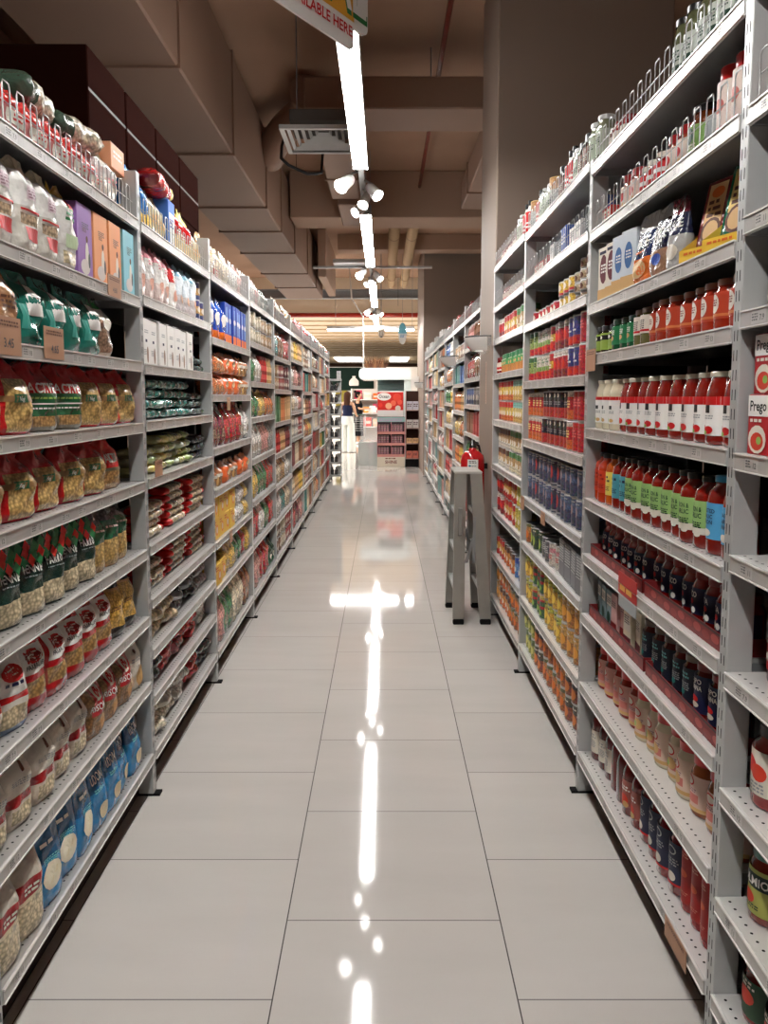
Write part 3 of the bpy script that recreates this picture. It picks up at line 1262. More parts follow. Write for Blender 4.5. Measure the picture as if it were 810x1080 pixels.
# ------------------------------------------------------------------ products of the near right bays
TN = (170, 160, 140)
GOLD = lin((176, 140, 70))
jar('cream_jar', 'cream sauce jar', .041, .165, lin((214, 204, 176)), lin((190, 182, 164)), K.white,
    [('r', -.07, .07, .098, .109, K.red), ('r', -.008, .012, .068, .080, K.black), ('s', 0, .060, .045, .003, 2, K.grey), ('o', -.012, .034, .011, .007, K.lime), ('o', .012, .032, .010, .006, K.tan)], lid_r=.84, lid_h=.011, sh=.80, lv=(.13, .66))
jar('tomato_jar', 'white-label tomato sauce jar', .041, .165, K.sauce, lin((190, 182, 164)), K.white,
    [('r', -.07, .07, .090, .109, K.red), ('r', -.010, .012, .072, .090, K.black), ('s', 0, .064, .045, .003, 2, K.grey), ('o', -.016, .036, .013, .009, K.tomato), ('o', .010, .034, .014, .009, K.red), ('o', -.002, .028, .008, .005, K.lime)], lid_r=.84, lid_h=.011, sh=.80, lv=(.13, .66))
jar('oval_jar', 'red jar with white oval label', .036, .112, lin((150, 40, 22)), lin((128, 66, 44)), lin((176, 60, 34)),
    [('o', -.002, .058, .017, .021, K.off), ('r', -.05, .05, .030, .036, lin((206, 120, 70))), ('s', -.002, .064, .022, .003, 3, K.dred)], lid_r=.84, lv=(.22, .74), lid_h=.014)
jar('pale_jar', 'olive jar with pale label', .034, .108, lin((96, 92, 50)), lin((110, 84, 66)), K.off, [('s', 0, .07, .036, .003, 5, K.dgrey), ('r', -.04, .04, .040, .046, K.red)], lv=(.32, .8), lid_h=.014)
jar('pesto_jar', 'green pesto jar', .032, .100, lin((24, 76, 46)), K.dgreen, lin((38, 120, 74)), [('s', 0, .062, .03, .003, 3, K.white), ('o', 0, .04, .012, .008, K.tan)], lv=(.2, .78))
jar('lime_jar', 'lime jar with black lid', .030, .092, lin((40, 40, 22)), K.black, lin((150, 176, 80)), [('r', -.05, .05, .044, .06, K.black), ('o', 0, .052, .009, .006, K.white)], lv=(.12, .72))
ltx = [('t', 'ONION &', 0, .088, .011, K.dgreen, .05), ('t', 'GARLIC', 0, .073, .011, K.dgreen, .05), ('s', 0, .060, .05, .003, 3, K.dgreen), ('o', .014, .034, .010, .006, K.off)]
bkw = dict(lid_r=.56, lid_h=.013, sh=.78, lv=(.20, .66), name='sauce_jar')
jar('green_jar', 'green-label sauce jar', .037, .172, K.sauce, K.black, lin((146, 182, 110)), [('r', -.06, .06, .034, .050, K.off, .0009)] + ltx, **bkw)
jar('blue_jar', 'blue-label sauce jar', .040, .180, K.sauce, K.sky, lin((84, 160, 204)), [('t', 'ROASTED', 0, .096, .009, K.navy, .055), ('t', 'GARLIC', 0, .083, .009, K.navy, .055), ('t', 'ONION', 0, .070, .009, K.navy, .055), ('o', 0, .050, .018, .009, K.off)], **dict(bkw, lid_r=.62))
jar('teal_jar', 'teal-label sauce jar', .036, .168, K.sauce, K.black, lin((76, 150, 164)), [('s', 0, .09, .05, .008, 2, K.navy), ('s', 0, .06, .05, .003, 3, K.navy)], **bkw)
jar('yellow_jar', 'yellow-label orange sauce jar', .036, .168, lin((190, 84, 24)), K.black, lin((226, 202, 90)), [('s', 0, .09, .05, .007, 2, K.navy), ('s', 0, .06, .05, .003, 3, K.brown)], **bkw)
jar('rust_jar', 'orange-red sauce jar', .036, .165, lin((176, 52, 22)), K.black, lin((196, 62, 34)), [('s', 0, .09, .05, .007, 2, K.dred), ('s', 0, .06, .05, .003, 3, K.dred)], **bkw)
for q, wd, w2 in (('navy_jar', 'SUCO', ''), ('navyb_jar', 'TA', '')):
    jar(q, 'navy-label tomato jar' if q == 'navy_jar' else 'navy-label jar with vegetable picture', .034, .128, lin((118, 16, 14)), lin((120, 20, 22)), K.navy,
        [('t', wd, .0, .066, .014, K.white, .04), ('o', .0, .054, .009, .007, K.red), ('o', -.008, .036, .009, .010, K.dgreen if q == 'navy_jar' else K.off), ('o', .010, .034, .008, .008, K.white)], lid_r=.80, lv=(.18, .70))
jar('dark_jar', 'dark navy jar with grey writing', .034, .135, lin((86, 14, 14)), lin((90, 70, 60)), lin((26, 30, 44)), [('s', 0, .085, .045, .005, 2, K.lteal), ('s', 0, .062, .045, .003, 4, K.grey), ('o', 0, .040, .010, .008, K.teal)], lid_r=.84, lv=(.12, .76))
jar('napo_jar', 'navy jar lettered in white', .034, .138, lin((100, 16, 14)), K.dred, K.navy, [('t', 'NAPO', 0, .090, .012, K.white, .05), ('t', 'LETANA', 0, .074, .012, K.white, .05), ('o', 0, .052, .016, .008, K.red), ('o', .004, .038, .014, .007, K.off)], lid_r=.84, lv=(.14, .8))
carton('slim_grey', 'slim grey carton', .060, .130, .05, lin((120, 140, 144)), [('r', -.026, .026, .08, .115, K.off), ('s', 0, .102, .04, .004, 3, K.dgrey), ('o', 0, .04, .018, .02, K.dgreen)])
carton('slim_pink', 'slim pink carton', .060, .132, .05, lin((196, 150, 146)), [('r', -.03, .03, 0, .04, K.dred), ('s', 0, .105, .04, .004, 3, K.dgrey)])
carton('slim_white', 'slim white carton with maroon base', .066, .135, .05, K.ivory, [('r', -.033, .033, 0, .038, K.maroon), ('r', -.026, .026, .055, .11, K.off), ('s', 0, .10, .04, .004, 4, K.dgrey)])
rl = [('o', -.004, .086, .020, .014, K.red), ('o', -.004, .086, .016, .010, K.off), ('r', -.024, .03, .034, .056, lin((206, 120, 110))), ('s', 0, .066, .05, .003, 2, K.mauve), ('r', -.06, .06, .014, .024, K.tan)]
jar('redlid_red', 'red-lid jar of red sauce', .040, .150, lin((140, 26, 20)), K.red, lin((206, 150, 136)), rl, lid_r=.88, lid_h=.022, lv=(.08, .72))
jar('redlid_white', 'red-lid jar of white sauce', .041, .150, lin((216, 204, 176)), K.red, lin((222, 196, 176)), rl + [('o', .004, .052, .018, .016, K.tan), ('o', -.01, .05, .009, .009, K.lime)], lid_r=.88, lid_h=.022, lv=(.08, .70))
jar('redlid_brown', 'red-lid jar of brown sauce', .042, .152, lin((146, 74, 34)), K.red, lin((214, 184, 168)), rl, lid_r=.88, lid_h=.022, lv=(.10, .68))
bottle('passata_white', 'passata bottle with white label', .036, .218, K.deep, K.dred, K.off, [('s', 0, .09, .05, .005, 2, K.grey), ('s', 0, .07, .05, .003, 5, K.grey)], lv=(.13, .5))
bottle('passata_plain', 'plain red passata bottle', .036, .222, lin((104, 16, 18)), K.dred)
bottle('passata_pic', 'passata bottle with pictured label', .036, .218, lin((108, 16, 16)), K.dred, lin((150, 80, 70)), [('o', 0, .05, .02, .02, K.tomato), ('s', 0, .09, .05, .005, 2, K.white), ('o', .01, .038, .012, .010, K.tan)], lv=(.14, .52))
bottle('passata_dark', 'passata bottle with dark label', .038, .220, lin((112, 14, 18)), K.dred, lin((38, 42, 66)), [('o', .0, .120, .017, .012, K.lgrey), ('o', .0, .120, .013, .009, K.navy), ('s', 0, .095, .05, .004, 3, K.grey), ('o', .004, .05, .014, .013, K.off), ('r', -.05, .05, .028, .034, K.red)], lv=(.13, .64))
jar('tall_red', 'tall gold-lid jar of tomato strips', .032, .222, lin((140, 20, 20)), GOLD, lin((150, 26, 24)), [('o', 0, .10, .016, .010, lin((200, 80, 40))), ('s', 0, .15, .04, .004, 2, lin((196, 120, 100))), ('s', 0, .05, .04, .003, 2, lin((196, 120, 100)))], lidmat=M_TIN, lid_r=.92, sh=.95, lv=(.1, .86))
# upper right shelves
jar('gherkin_jar', 'tall gherkin jar with dark lid', .036, .175, lin((92, 96, 66)), K.black, lin((190, 196, 186)), [('s', 0, .09, .05, .004, 4, K.dgreen), ('r', -.05, .05, .045, .058, K.dgreen)], lv=(.2, .62), name='pickle_jar')
jar('small_redjar', 'small red jar behind the fence', .030, .105, K.dred, K.dred, K.off, [('r', -.05, .05, .03, .045, K.red)], lv=(.2, .7))
can('blue_tin', 'tall blue tin with navy lid', .046, .235, [(0, K.off), (.35, K.sky), (.6, K.blue)], [('s', 0, .08, .06, .005, 3, K.navy)], top=lin((30, 36, 84)))
jar('talllid_jar', 'tall jar with shiny red lid', .036, .165, lin((170, 120, 100)), K.red, lin((226, 208, 198)), [('o', 0, .08, .018, .016, lin((206, 120, 110))), ('r', -.05, .05, .022, .034, K.pink)], lid_h=.028, lv=(.1, .8))
jar('clear_tub', 'small clear tub', .040, .085, lin((170, 176, 176)), K.lgrey, None, lid_r=.95, sh=.95, lid_h=.01)
jar('olive_jar', 'wide olive jar with black lid', .052, .140, lin((96, 44, 22)), K.black, lin((120, 156, 84)), [('o', 0, .07, .018, .02, K.dgreen), ('s', 0, .045, .05, .004, 2, K.off)], lid_r=.84, lv=(.12, .66), name='pickle_jar')
jar('redcap_jar', 'squat jar with red lid', .040, .125, lin((150, 70, 50)), lin((150, 22, 26)), lin((220, 200, 188)), [('o', 0, .06, .018, .014, K.red), ('o', .012, .034, .010, .008, K.tan)], lid_h=.022, lv=(.12, .72))
jar('whitecap_jar', 'small red jar with white lid', .035, .105, K.dred, K.off, K.red, [('r', -.05, .05, .05, .062, K.white)], lid_h=.014, lv=(.1, .74))
carton('red_white', 'small red and white carton', .09, .07, .06, lin((180, 50, 46)), [('r', -.04, .045, .01, .06, K.off), ('s', 0, .045, .06, .006, 2, K.red)])
# pouches and trays of the third shelf
carton('oval_maroon', 'white carton with maroon oval', .085, .178, .05, K.off, [('o', 0, .105, .028, .048, K.maroon), ('s', 0, .115, .036, .006, 3, K.white), ('r', -.042, .042, 0, .04, K.tan), ('r', -.03, .03, .155, .165, K.navy)])
carton('plain_peach', 'pale carton with peach base', .082, .172, .05, K.off, [('r', -.041, .041, 0, .06, K.peach), ('s', 0, .13, .05, .006, 3, K.grey)])
carton('blue_oval', 'white carton with blue oval', .090, .180, .05, lin((206, 214, 222)), [('o', 0, .105, .024, .04, lin((60, 104, 160))), ('s', 0, .115, .03, .005, 3, K.white), ('r', -.045, .045, 0, .045, K.tan)])
pk = dict(name='rice_pouch', cat='pouch', taper=.35, res=(28, 20), topw=.98)
bag('rice_blue', 'blue rice pouch with food picture', .135, .188, .055, [(0, K.orange), (.38, lin((34, 50, 90))), (.8, K.lgrey)], [('t', 'RICE', .0, .105, .030, K.white, .10), ('o', -.005, .045, .042, .026, K.tan), ('o', .01, .04, .022, .014, K.orange), ('s', 0, .09, .08, .005, 1, K.orange)], seed=3, **pk)
bag('rice_dark', 'dark rice pouch with brown base', .125, .190, .055, [(0, lin((150, 110, 84))), (.40, lin((32, 34, 58))), (.86, K.lgrey)], [('t', 'RICE', 0, .105, .028, K.white, .095), ('s', 0, .092, .07, .006, 1, K.white), ('o', 0, .05, .022, .016, K.blue)], seed=4, **pk)
bag('rice_silver', 'silver rice pouch with dark top', .085, .182, .05, [(0, lin((170, 168, 166))), (.5, lin((40, 44, 70))), (.82, K.maroon)], [('t', 'RICE', 0, .11, .022, K.white, .085), ('o', 0, .05, .03, .02, K.off)], seed=5, **pk)


def tray_proto(key, desc, col, art):
    b = MB()
    w, h, d = .115, .075, .12
    b.box(-w / 2, w / 2, -d / 2, -d / 2 + .003, 0, .035, K.yellow, M_PRINT)
    for s in (-1, 1):
        x = s * w / 2
        b.poly([(x, -d / 2, 0), (x, d / 2, 0), (x, d / 2, .10), (x, d / 2 - .03, .10), (x, -d / 2, .035)][::s], lin((226, 190, 70)), M_PRINT)
        x2 = x - s * .002
        b.poly([(x2, -d / 2, 0), (x2, d / 2, 0), (x2, d / 2, .10), (x2, d / 2 - .03, .10), (x2, -d / 2, .035)][::-s], lin((226, 190, 70)), M_PRINT)
    b.box(-w / 2, w / 2, d / 2 - .003, d / 2, 0, .10, K.yellow, M_PRINT)
    b.box(-w / 2, w / 2, -d / 2, d / 2, 0, .002, K.yellow, M_PRINT)
    b.scribble(plane_map(-d / 2), 0, .022, .08, .006, 1, K.orange, M_PRINT)
    reg(key, 'display_tray', desc, 'tray', w, h, d, b)


tray_proto('tray', 'yellow card display tray', K.yellow, ())
for key, desc, c1, c2 in (('snack_green', 'green snack packet leaning in the yellow tray', lin((24, 92, 66)), lin((226, 200, 120))), ('snack_maroon', 'maroon snack packet leaning in the yellow tray', lin((120, 40, 44)), lin((222, 176, 120)))):
    b = MB()
    b.box(-.048, .048, -.012, .012, 0, .205, c1, M_FILM, .006)
    mp = plane_map(-.012)
    b.rect(mp, -.032, .03, .09, .19, c2, M_PRINT, .001, 1, 1)
    b.oval(mp, 0, .168, .022, .014, K.orange, M_PRINT)
    b.scribble(mp, 0, .14, .05, .009, 3, K.brown, M_PRINT)
    b.oval(mp, 0, .072, .034, .034, K.brown, M_PRINT)
    b.oval(mp, 0, .072, .026, .026, K.tan, M_PRINT, .0016)
    reg(key, 'snack_packet', desc, 'packet', .096, .205, .024, b)
# cartons and jars of the nearest right bay
carton('pregobox', 'white and red sauce carton', .085, .118, .05, lin((176, 20, 28)), [('r', -.042, .042, .075, .116, K.white), ('t', 'Prego', 0, .086, .020, K.black, .074), ('s', -.006, .064, .05, .006, 1, K.off), ('o', 0, .03, .036, .028, K.off), ('o', 0, .026, .026, .018, K.tomato), ('o', .008, .028, .010, .008, K.lime)])
jar('pregojar', 'red jar with small white label', .045, .175, K.sauce, lin((120, 110, 100)), lin((168, 18, 24)), [('r', -.024, .026, .092, .120, K.white), ('t', 'Prego', .001, .099, .014, K.black, .044), ('s', 0, .082, .04, .006, 1, K.off), ('o', .0, .056, .018, .010, K.off), ('o', .014, .045, .014, .009, K.peach), ('r', -.08, .08, .118, .124, K.white)], lidmat=M_TIN, lid_r=.8, lv=(.16, .74))
jar('tomatopic_jar', 'jar with tomatoes on white label', .046, .170, lin((130, 18, 16)), K.black, K.off, [('o', -.012, .086, .022, .018, K.red), ('o', .014, .074, .020, .018, K.tomato), ('s', .004, .048, .05, .004, 3, K.grey)], lid_r=.72, lid_h=.024, lv=(.16, .70))
jar('dolmio_jar', 'green-lid jar with yellow-green label', .044, .160, lin((120, 34, 18)), lin((24, 84, 66)), lin((166, 166, 84)), [('r', -.08, .08, .074, .106, lin((20, 40, 34))), ('t', 'DOLMIO', 0, .081, .018, K.white, .084), ('o', -.006, .052, .018, .014, K.tomato), ('s', .0, .036, .05, .003, 2, K.dgreen)], lid_h=.024, lv=(.12, .72))
jar('blacklid_jar', 'jar with large black lid', .046, .165, lin((120, 26, 20)), K.black, lin((40, 70, 46)), [('o', 0, .06, .025, .018, K.tomato), ('s', 0, .09, .05, .005, 2, K.off)], lid_h=.05, lid_r=.9, lv=(.1, .6))
jar('monochrome_jar', 'small jar with black and white label', .036, .105, lin((170, 120, 100)), K.lgrey, K.off, [('r', -.05, .05, .055, .08, K.black)], lv=(.15, .8))

# cans of the further right bays
c_ = [lin(x) for x in ((198, 30, 30), (226, 176, 60), (60, 120, 70), (206, 110, 44), (236, 226, 206), (36, 60, 140), (150, 30, 34), (214, 150, 60))]
can('can_red', 'red can', .042, .118, [(0, K.dred), (.3, K.red), (.8, K.off)], [('o', 0, .06, .02, .02, K.tomato), ('s', 0, .09, .05, .006, 1, K.white)])
can('can_redplain', 'plain bright red can', .042, .120, [(0, K.red)], [('s', 0, .08, .045, .006, 3, lin((226, 120, 110)))])
can('can_navy', 'navy and red can', .042, .118, [(0, K.red), (.34, lin((36, 50, 130)))], [('o', -.006, .082, .016, .014, K.white), ('s', .0, .058, .05, .006, 1, K.white), ('o', 0, .022, .03, .014, K.tomato)])
can('can_flower', 'red can with yellow flash', .042, .118, [(0, K.red), (.4, lin((230, 190, 60))), (.7, K.red)], [('s', 0, .06, .05, .006, 2, K.off), ('o', 0, .03, .025, .014, K.tomato)])
can('can_greenwhite', 'white can with green band', .042, .116, [(0, K.red), (.35, K.lime), (.55, K.off)], [('s', 0, .09, .05, .005, 2, K.green), ('o', 0, .03, .02, .012, K.tomato)])
can('can_green', 'green can with tomato picture', .042, .120, [(0, K.red), (.3, lin((150, 176, 90))), (.8, K.green)], [('s', 0, .08, .05, .006, 2, K.dgreen)])
can('can_black', 'black can with red base', .038, .120, [(0, lin((190, 50, 30))), (.4, lin((30, 22, 24)))], [('o', 0, .10, .012, .009, K.off), ('s', 0, .07, .04, .005, 2, K.grey)])
can('can_fire', 'red can with orange base', .040, .118, [(0, K.orange), (.35, K.red), (.85, K.off)], [('s', 0, .075, .045, .006, 3, K.lyel)])
can('can_slate', 'slate blue can', .041, .118, [(0, lin((60, 70, 96))), (.5, lin((84, 104, 136)))], [('o', 0, .07, .014, .02, lin((160, 140, 140))), ('s', 0, .1, .05, .004, 1, K.lgrey)])
can('can_slatered', 'dark blue can with red oval', .041, .118, [(0, lin((40, 50, 80)))], [('o', 0, .066, .018, .03, lin((176, 60, 56))), ('s', 0, .104, .05, .004, 1, K.lgrey), ('r', -.05, .05, .012, .02, K.grey)])
can('can_grey', 'grey can with pale writing', .041, .100, [(0, lin((104, 104, 108)))], [('s', 0, .07, .06, .005, 4, K.lgrey)])
can('can_moss', 'dark green can with pears', .041, .110, [(0, lin((40, 70, 40)))], [('o', 0, .045, .02, .026, lin((170, 190, 90))), ('s', 0, .09, .05, .006, 1, K.off)])
can('can_whitep', 'white can with pink label', .038, .108, [(0, K.off), (.6, K.pink), (.8, K.off)], [('s', 0, .05, .05, .004, 3, K.red)])
can('can_yellow', 'yellow fruit can', .041, .118, [(0, lin((220, 170, 60))), (.7, lin((200, 200, 80)))], [('o', 0, .05, .024, .024, lin((240, 206, 90))), ('s', 0, .094, .05, .006, 1, K.dgreen)])
can('can_stripe', 'green can with red stripes', .041, .118, [(0, lin((50, 100, 60))), (.4, K.red), (.52, lin((60, 110, 66))), (.72, K.red), (.82, lin((200, 180, 90)))], [('o', 0, .03, .02, .014, K.lime)])
can('can_gold', 'golden fruit can', .042, .118, [(0, lin((190, 128, 60))), (.55, lin((214, 166, 90)))], [('o', .004, .05, .026, .024, lin((226, 160, 70))), ('s', 0, .094, .05, .006, 1, K.off)])
can('can_amber', 'amber fruit can', .041, .104, [(0, lin((176, 96, 44))), (.5, lin((206, 140, 70))), (.85, lin((90, 100, 50)))], [('o', 0, .045, .024, .022, lin((222, 120, 50)))])
can('can_peach', 'brown can with peach picture', .041, .104, [(0, lin((150, 80, 50))), (.6, lin((70, 70, 50)))], [('o', 0, .04, .026, .024, lin((220, 130, 70))), ('s', 0, .08, .05, .006, 1, K.off)])
can('can_limeg', 'pale green fruit can', .041, .104, [(0, lin((170, 176, 90))), (.7, lin((90, 120, 60)))], [('o', 0, .045, .024, .022, lin((214, 210, 130)))])
can('can_beige', 'small beige can', .040, .040, [(0, lin((190, 160, 120))), (.6, lin((226, 206, 170)))], [('o', 0, .018, .02, .012, K.brown)])
can('can_ylow', 'short yellow can', .040, .062, [(0, K.red), (.2, lin((230, 190, 60)))], [('o', 0, .035, .02, .014, K.off)])
can('can_rlow', 'short red can', .040, .060, [(0, K.red)], [('o', 0, .03, .02, .014, K.off)])
can('can_tuna', 'small red and white can', .036, .075, [(0, K.red), (.5, K.off)], (), top=K.off)
jar('dome_jar', 'tan jar with green dome lid', .036, .115, lin((196, 132, 76)), lin((40, 116, 74)), lin((80, 150, 90)), [('s', 0, .08, .05, .004, 1, K.off), ('o', 0, .06, .016, .010, K.tan)], lid_h=.03, lv=(.42, .74))
jar('green_glass', 'tall glass jar with green label', .036, .170, lin((120, 124, 100)), K.lgrey, lin((170, 180, 160)), [('s', 0, .09, .05, .004, 3, K.dgreen)], lv=(.2, .7))
jar('blackcap_jar', 'dark jar with black lid', .045, .165, lin((60, 34, 26)), K.black, lin((110, 70, 60)), [('s', 0, .08, .05, .004, 3, K.off)], lid_h=.03, lv=(.1, .7))
bottle('striped_bottle', 'slim red striped bottle', .026, .205, K.off, K.black, K.red, [('r', -.04, .04, .06, .07, K.white), ('r', -.04, .04, .08, .09, K.white)], lv=(.1, .7))
can('gold_tin', 'tall gold-topped tin', .044, .172, [(0, lin((180, 186, 180))), (.7, lin((190, 140, 84)))], [('s', 0, .08, .05, .006, 3, K.dgrey)], top=GOLD)
carton('blue_box', 'blue carton', .10, .13, .06, lin((44, 80, 160)), [('s', 0, .09, .07, .008, 3, K.white)])
carton('black_box', 'black carton', .07, .10, .05, K.black, [('s', 0, .07, .05, .006, 3, K.lgrey)])
carton('white_box', 'white carton with pink stripe', .09, .10, .06, K.white, [('r', -.045, .045, .02, .035, K.pink), ('s', 0, .08, .06, .005, 3, K.grey)])
carton('grey_multi', 'grey shrink-wrapped carton', .10, .155, .06, lin((112, 112, 116)), [('s', 0, .14, .08, .006, 8, K.lgrey), ('r', -.05, .05, .07, .074, K.dgrey)])
for key, desc, c1, c2, c3 in (('tin_yel', 'yellow tin with red top', K.orange, lin((232, 196, 80)), K.red), ('tin_ylg', 'yellow tin with teal top', lin((214, 170, 90)), lin((232, 206, 120)), lin((130, 190, 180))),
                              ('tin_wht', 'white tin with tan band', K.off, K.tan, K.brown), ('tin_wgr', 'pale tin with green top', K.cream, K.tan, lin((70, 130, 70))), ('tin_rd2', 'red tin with yellow band', K.red, lin((226, 170, 60)), K.red),
                              ('tin_lem', 'lemon yellow tin', lin((210, 190, 70)), lin((226, 210, 90)), lin((190, 180, 60))), ('tin_org', 'orange tin', K.orange, lin((226, 150, 60)), K.brown), ('tin_blu', 'light blue tin', lin((60, 110, 180)), lin((120, 160, 206)), K.blue)):
    can(key, desc, .042, .122, [(0, c1), (.3, c2), (.72, c3)], [('o', 0, .05, .02, .016, K.off)])

# ------------------------------------------------------------------ products of the left bays
RB = lin((188, 24, 26))
bag('clear_noodle', 'clear noodle bag with red label', .116, .218, .085, [(0, lin((206, 200, 190))), (.5, K.white), (.9, lin((226, 214, 180)))], [('r', -.03, .035, .030, .062, K.red), ('r', -.045, .045, .098, .103, K.red), ('r', -.028, .03, .125, .16, lin((210, 190, 196))), ('s', 0, .15, .05, .004, 4, K.mauve)], win=[(-.8, .8, .30, .44, PALE + NUT)], seed=11, name='noodle_bag', taper=.74, topw=.95)
bag('clear_green', 'clear noodle bag with green print', .105, .218, .085, [(0, lin((206, 202, 196))), (.3, K.white), (.88, lin((236, 190, 80)))], [('s', 0, .16, .06, .008, 3, K.green), ('r', -.02, .03, .165, .185, K.red), ('r', -.03, .03, .06, .095, lin((190, 206, 170)))], win=[(-.8, .8, .06, .24, PALE)], seed=12, name='noodle_bag', taper=.74, topw=.95)
for key, desc, c in (('crt_purple', 'purple carton with dancer picture', lin((146, 104, 172))), ('crt_orange', 'orange carton with figure picture', lin((232, 156, 104))), ('crt_sky', 'pale blue carton with figure picture', lin((130, 194, 208)))):
    carton(key, desc, .112, .205, .05, c, [('o', .012, .062, .013, .040, K.off), ('o', .012, .11, .008, .010, K.brown), ('o', -.004, .03, .034, .022, lin((206, 196, 190))), ('o', .026, .052, .008, .022, K.dgrey), ('t', 'KIDS', -.008, .128, .010, K.black if 'sky' in key else K.brown), ('s', 0, .15, .05, .003, 3, K.dgrey)])
bag('tan_bag', 'tan paper-look bag', .13, .175, .08, [(0, lin((176, 130, 92)))], [('s', 0, .1, .08, .006, 3, K.brown)], seed=13, name='food_bag')
bag('teal_bag', 'teal bag with white flash', .135, .172, .09, [(0, lin((28, 110, 96))), (.9, lin((60, 140, 126)))], [('r', -.022, .055, .075, .125, K.white), ('r', -.002, .05, .12, .150, K.white), ('r', -.05, -.024, .04, .10, lin((60, 150, 136)))], seed=14, name='food_bag', ripple=.07)
bag('mixed_bag', 'clear bag of mixed nuts with green top', .12, .175, .08, [(0, lin((190, 170, 150))), (.72, lin((190, 196, 190))), (.84, K.green)], [('o', .0, .10, .03, .018, K.off)], win=[(-.95, .95, .06, .66, NUT)], seed=15, name='nut_bag')
ACT = [('t', 'ACTIVE', .0, .100, .025, K.white, .104), ('s', 0, .084, .10, .005, 1, K.lime), ('r', -.066, .066, .070, .0735, K.white), ('s', 0, .058, .09, .004, 1, K.white)]
bag('active_bag', 'red bag lettered in white with green base', .160, .172, .09, [(0, lin((130, 120, 100))), (.22, lin((30, 92, 54))), (.56, RB)], ACT, win=[(-.55, .6, .06, .22, TRI)], seed=16, taper=.62, crown='gather')
wl = [('r', -.06, .062, .078, .092, lin((140, 106, 66))), ('r', -.02, .035, .076, .096, lin((40, 92, 60))), ('t', 'Veg', .006, .080, .010, K.white)]
bag('window_bag', 'red pasta bag with clear window', .162, .172, .09, [(0, RB)], wl, win=[(-.55, .78, .04, .78, PASTA)], seed=17, taper=.55, crown='gather')
bag('window_bag2', 'red pasta bag with rounded window', .165, .165, .095, [(0, RB)], wl, win=[(-.45, .86, .04, .70, PASTA)], seed=18, taper=.5, crown='gather')
bag('aktiv_bag', 'bright red bag over clear pasta base', .160, .165, .095, [(0, lin((170, 140, 100))), (.42, lin((206, 30, 28)))], [('t', 'AKTIV', .01, .088, .026, K.white, .10), ('r', -.07, .07, .06, .070, lin((90, 80, 50)))], win=[(-.95, .95, .05, .40, TRI)], seed=19, taper=.5, crown='gather')
DG = lin((16, 48, 40))


def harle(key, wd, seed):
    art = [('t', wd, .010, .108, .020, K.white, .058), ('s', .012, .098, .06, .003, 1, K.grey)]
    zs = [(0, DG), (.66, lin((24, 96, 60)))]
    bag(key, f'dark green bag lettered {wd.lower()}', .118, .193, .08, zs, art, win=[(-.9, .9, .05, .33, PALE)], seed=seed, taper=.5, res=(40, 30))
    b_ = PROTO[key]
    # harlequin diamonds on the upper part
    q = MB()
    for r_ in range(3):
        for c in range(-2, 3):
            x, z = c * .026 + (r_ % 2) * .013, .140 + r_ * .016
            if abs(x) > .046:
                continue
            yy = -.034 + r_ * .008 - .004
            q.poly([(x, yy - .0065, z - .017), (x + .0125, yy - .0025, z), (x, yy + .001, z + .017), (x - .0125, yy - .0025, z)], lin((206, 50, 40)) if (r_ + c) % 2 == 0 else lin((40, 120, 70)), M_FILM)
    b_['parts'].append(('diamond_print', q.mesh('diamond_print')))


harle('farro_bag', 'FARRO', 21)
harle('penne_bag', 'PENNE', 22)
bag('greenband_bag', 'clear pasta bag with green band', .108, .193, .08, [(0, K.tan), (.46, lin((22, 92, 60))), (.76, lin((90, 86, 80)))], [('s', .005, .125, .05, .006, 1, K.off)], win=[(-.95, .95, .04, .46, PASTA), (-.9, .9, .77, .92, [K.dgrey, K.brown, K.grey])], seed=23)
bag('farf_bag', 'red farfalle bag with white label', .118, .193, .08, [(0, lin((170, 20, 26))), (.2, lin((160, 60, 40))), (.42, lin((180, 18, 26)))],
    [('o', 0, .140, .036, .017, K.red), ('o', 0, .140, .030, .012, K.dred), ('s', 0, .146, .05, .003, 3, K.off), ('t', 'FARFALLE', 0, .112, .011, K.dgrey, .066)], win=[(-.8, .8, .2, .42, TRI)], seed=24, label=(-.044, .044, .100, .165, K.white))
bag('stripe_bag', 'white and blue bag with red oval', .118, .193, .08, [(0, lin((120, 140, 170))), (.3, K.off), (.4, K.red), (.46, K.white)], [('o', 0, .140, .036, .019, K.red), ('s', 0, .146, .05, .003, 3, K.off), ('s', 0, .112, .06, .008, 1, K.navy)], win=[(-.9, .9, .08, .3, PALE)], seed=25)
bag('amber_bag', 'clear bag of yellow pasta', .125, .190, .08, [(0, lin((40, 40, 40))), (.25, K.tan), (.85, K.dgrey)], [('s', 0, .1, .06, .004, 2, K.brown)], win=[(-.95, .95, .2, .82, [lin((226, 180, 80)), lin((206, 150, 60)), lin((240, 200, 110))])], seed=26)
bag('redblack_bag', 'black bag with red food picture', .135, .190, .07, [(0, lin((40, 40, 44))), (.2, lin((150, 146, 140))), (.5, lin((190, 40, 30))), (.8, lin((30, 26, 26)))], [('o', 0, .13, .04, .02, K.orange), ('s', 0, .175, .06, .006, 1, K.lgrey)], seed=27)
bag('whiteband_bag', 'white paper pasta bag with red band', .120, .193, .085, [(0, lin((206, 190, 170))), (.3, lin((150, 24, 30))), (.44, K.off), (.9, K.white)], [('o', .01, .145, .009, .013, K.brown), ('s', 0, .115, .06, .003, 3, K.grey), ('r', -.02, .05, .180, .183, K.dgreen), ('r', -.02, .05, .187, .189, K.dgreen)], win=[(-.7, .7, .06, .28, PALE)], seed=28)
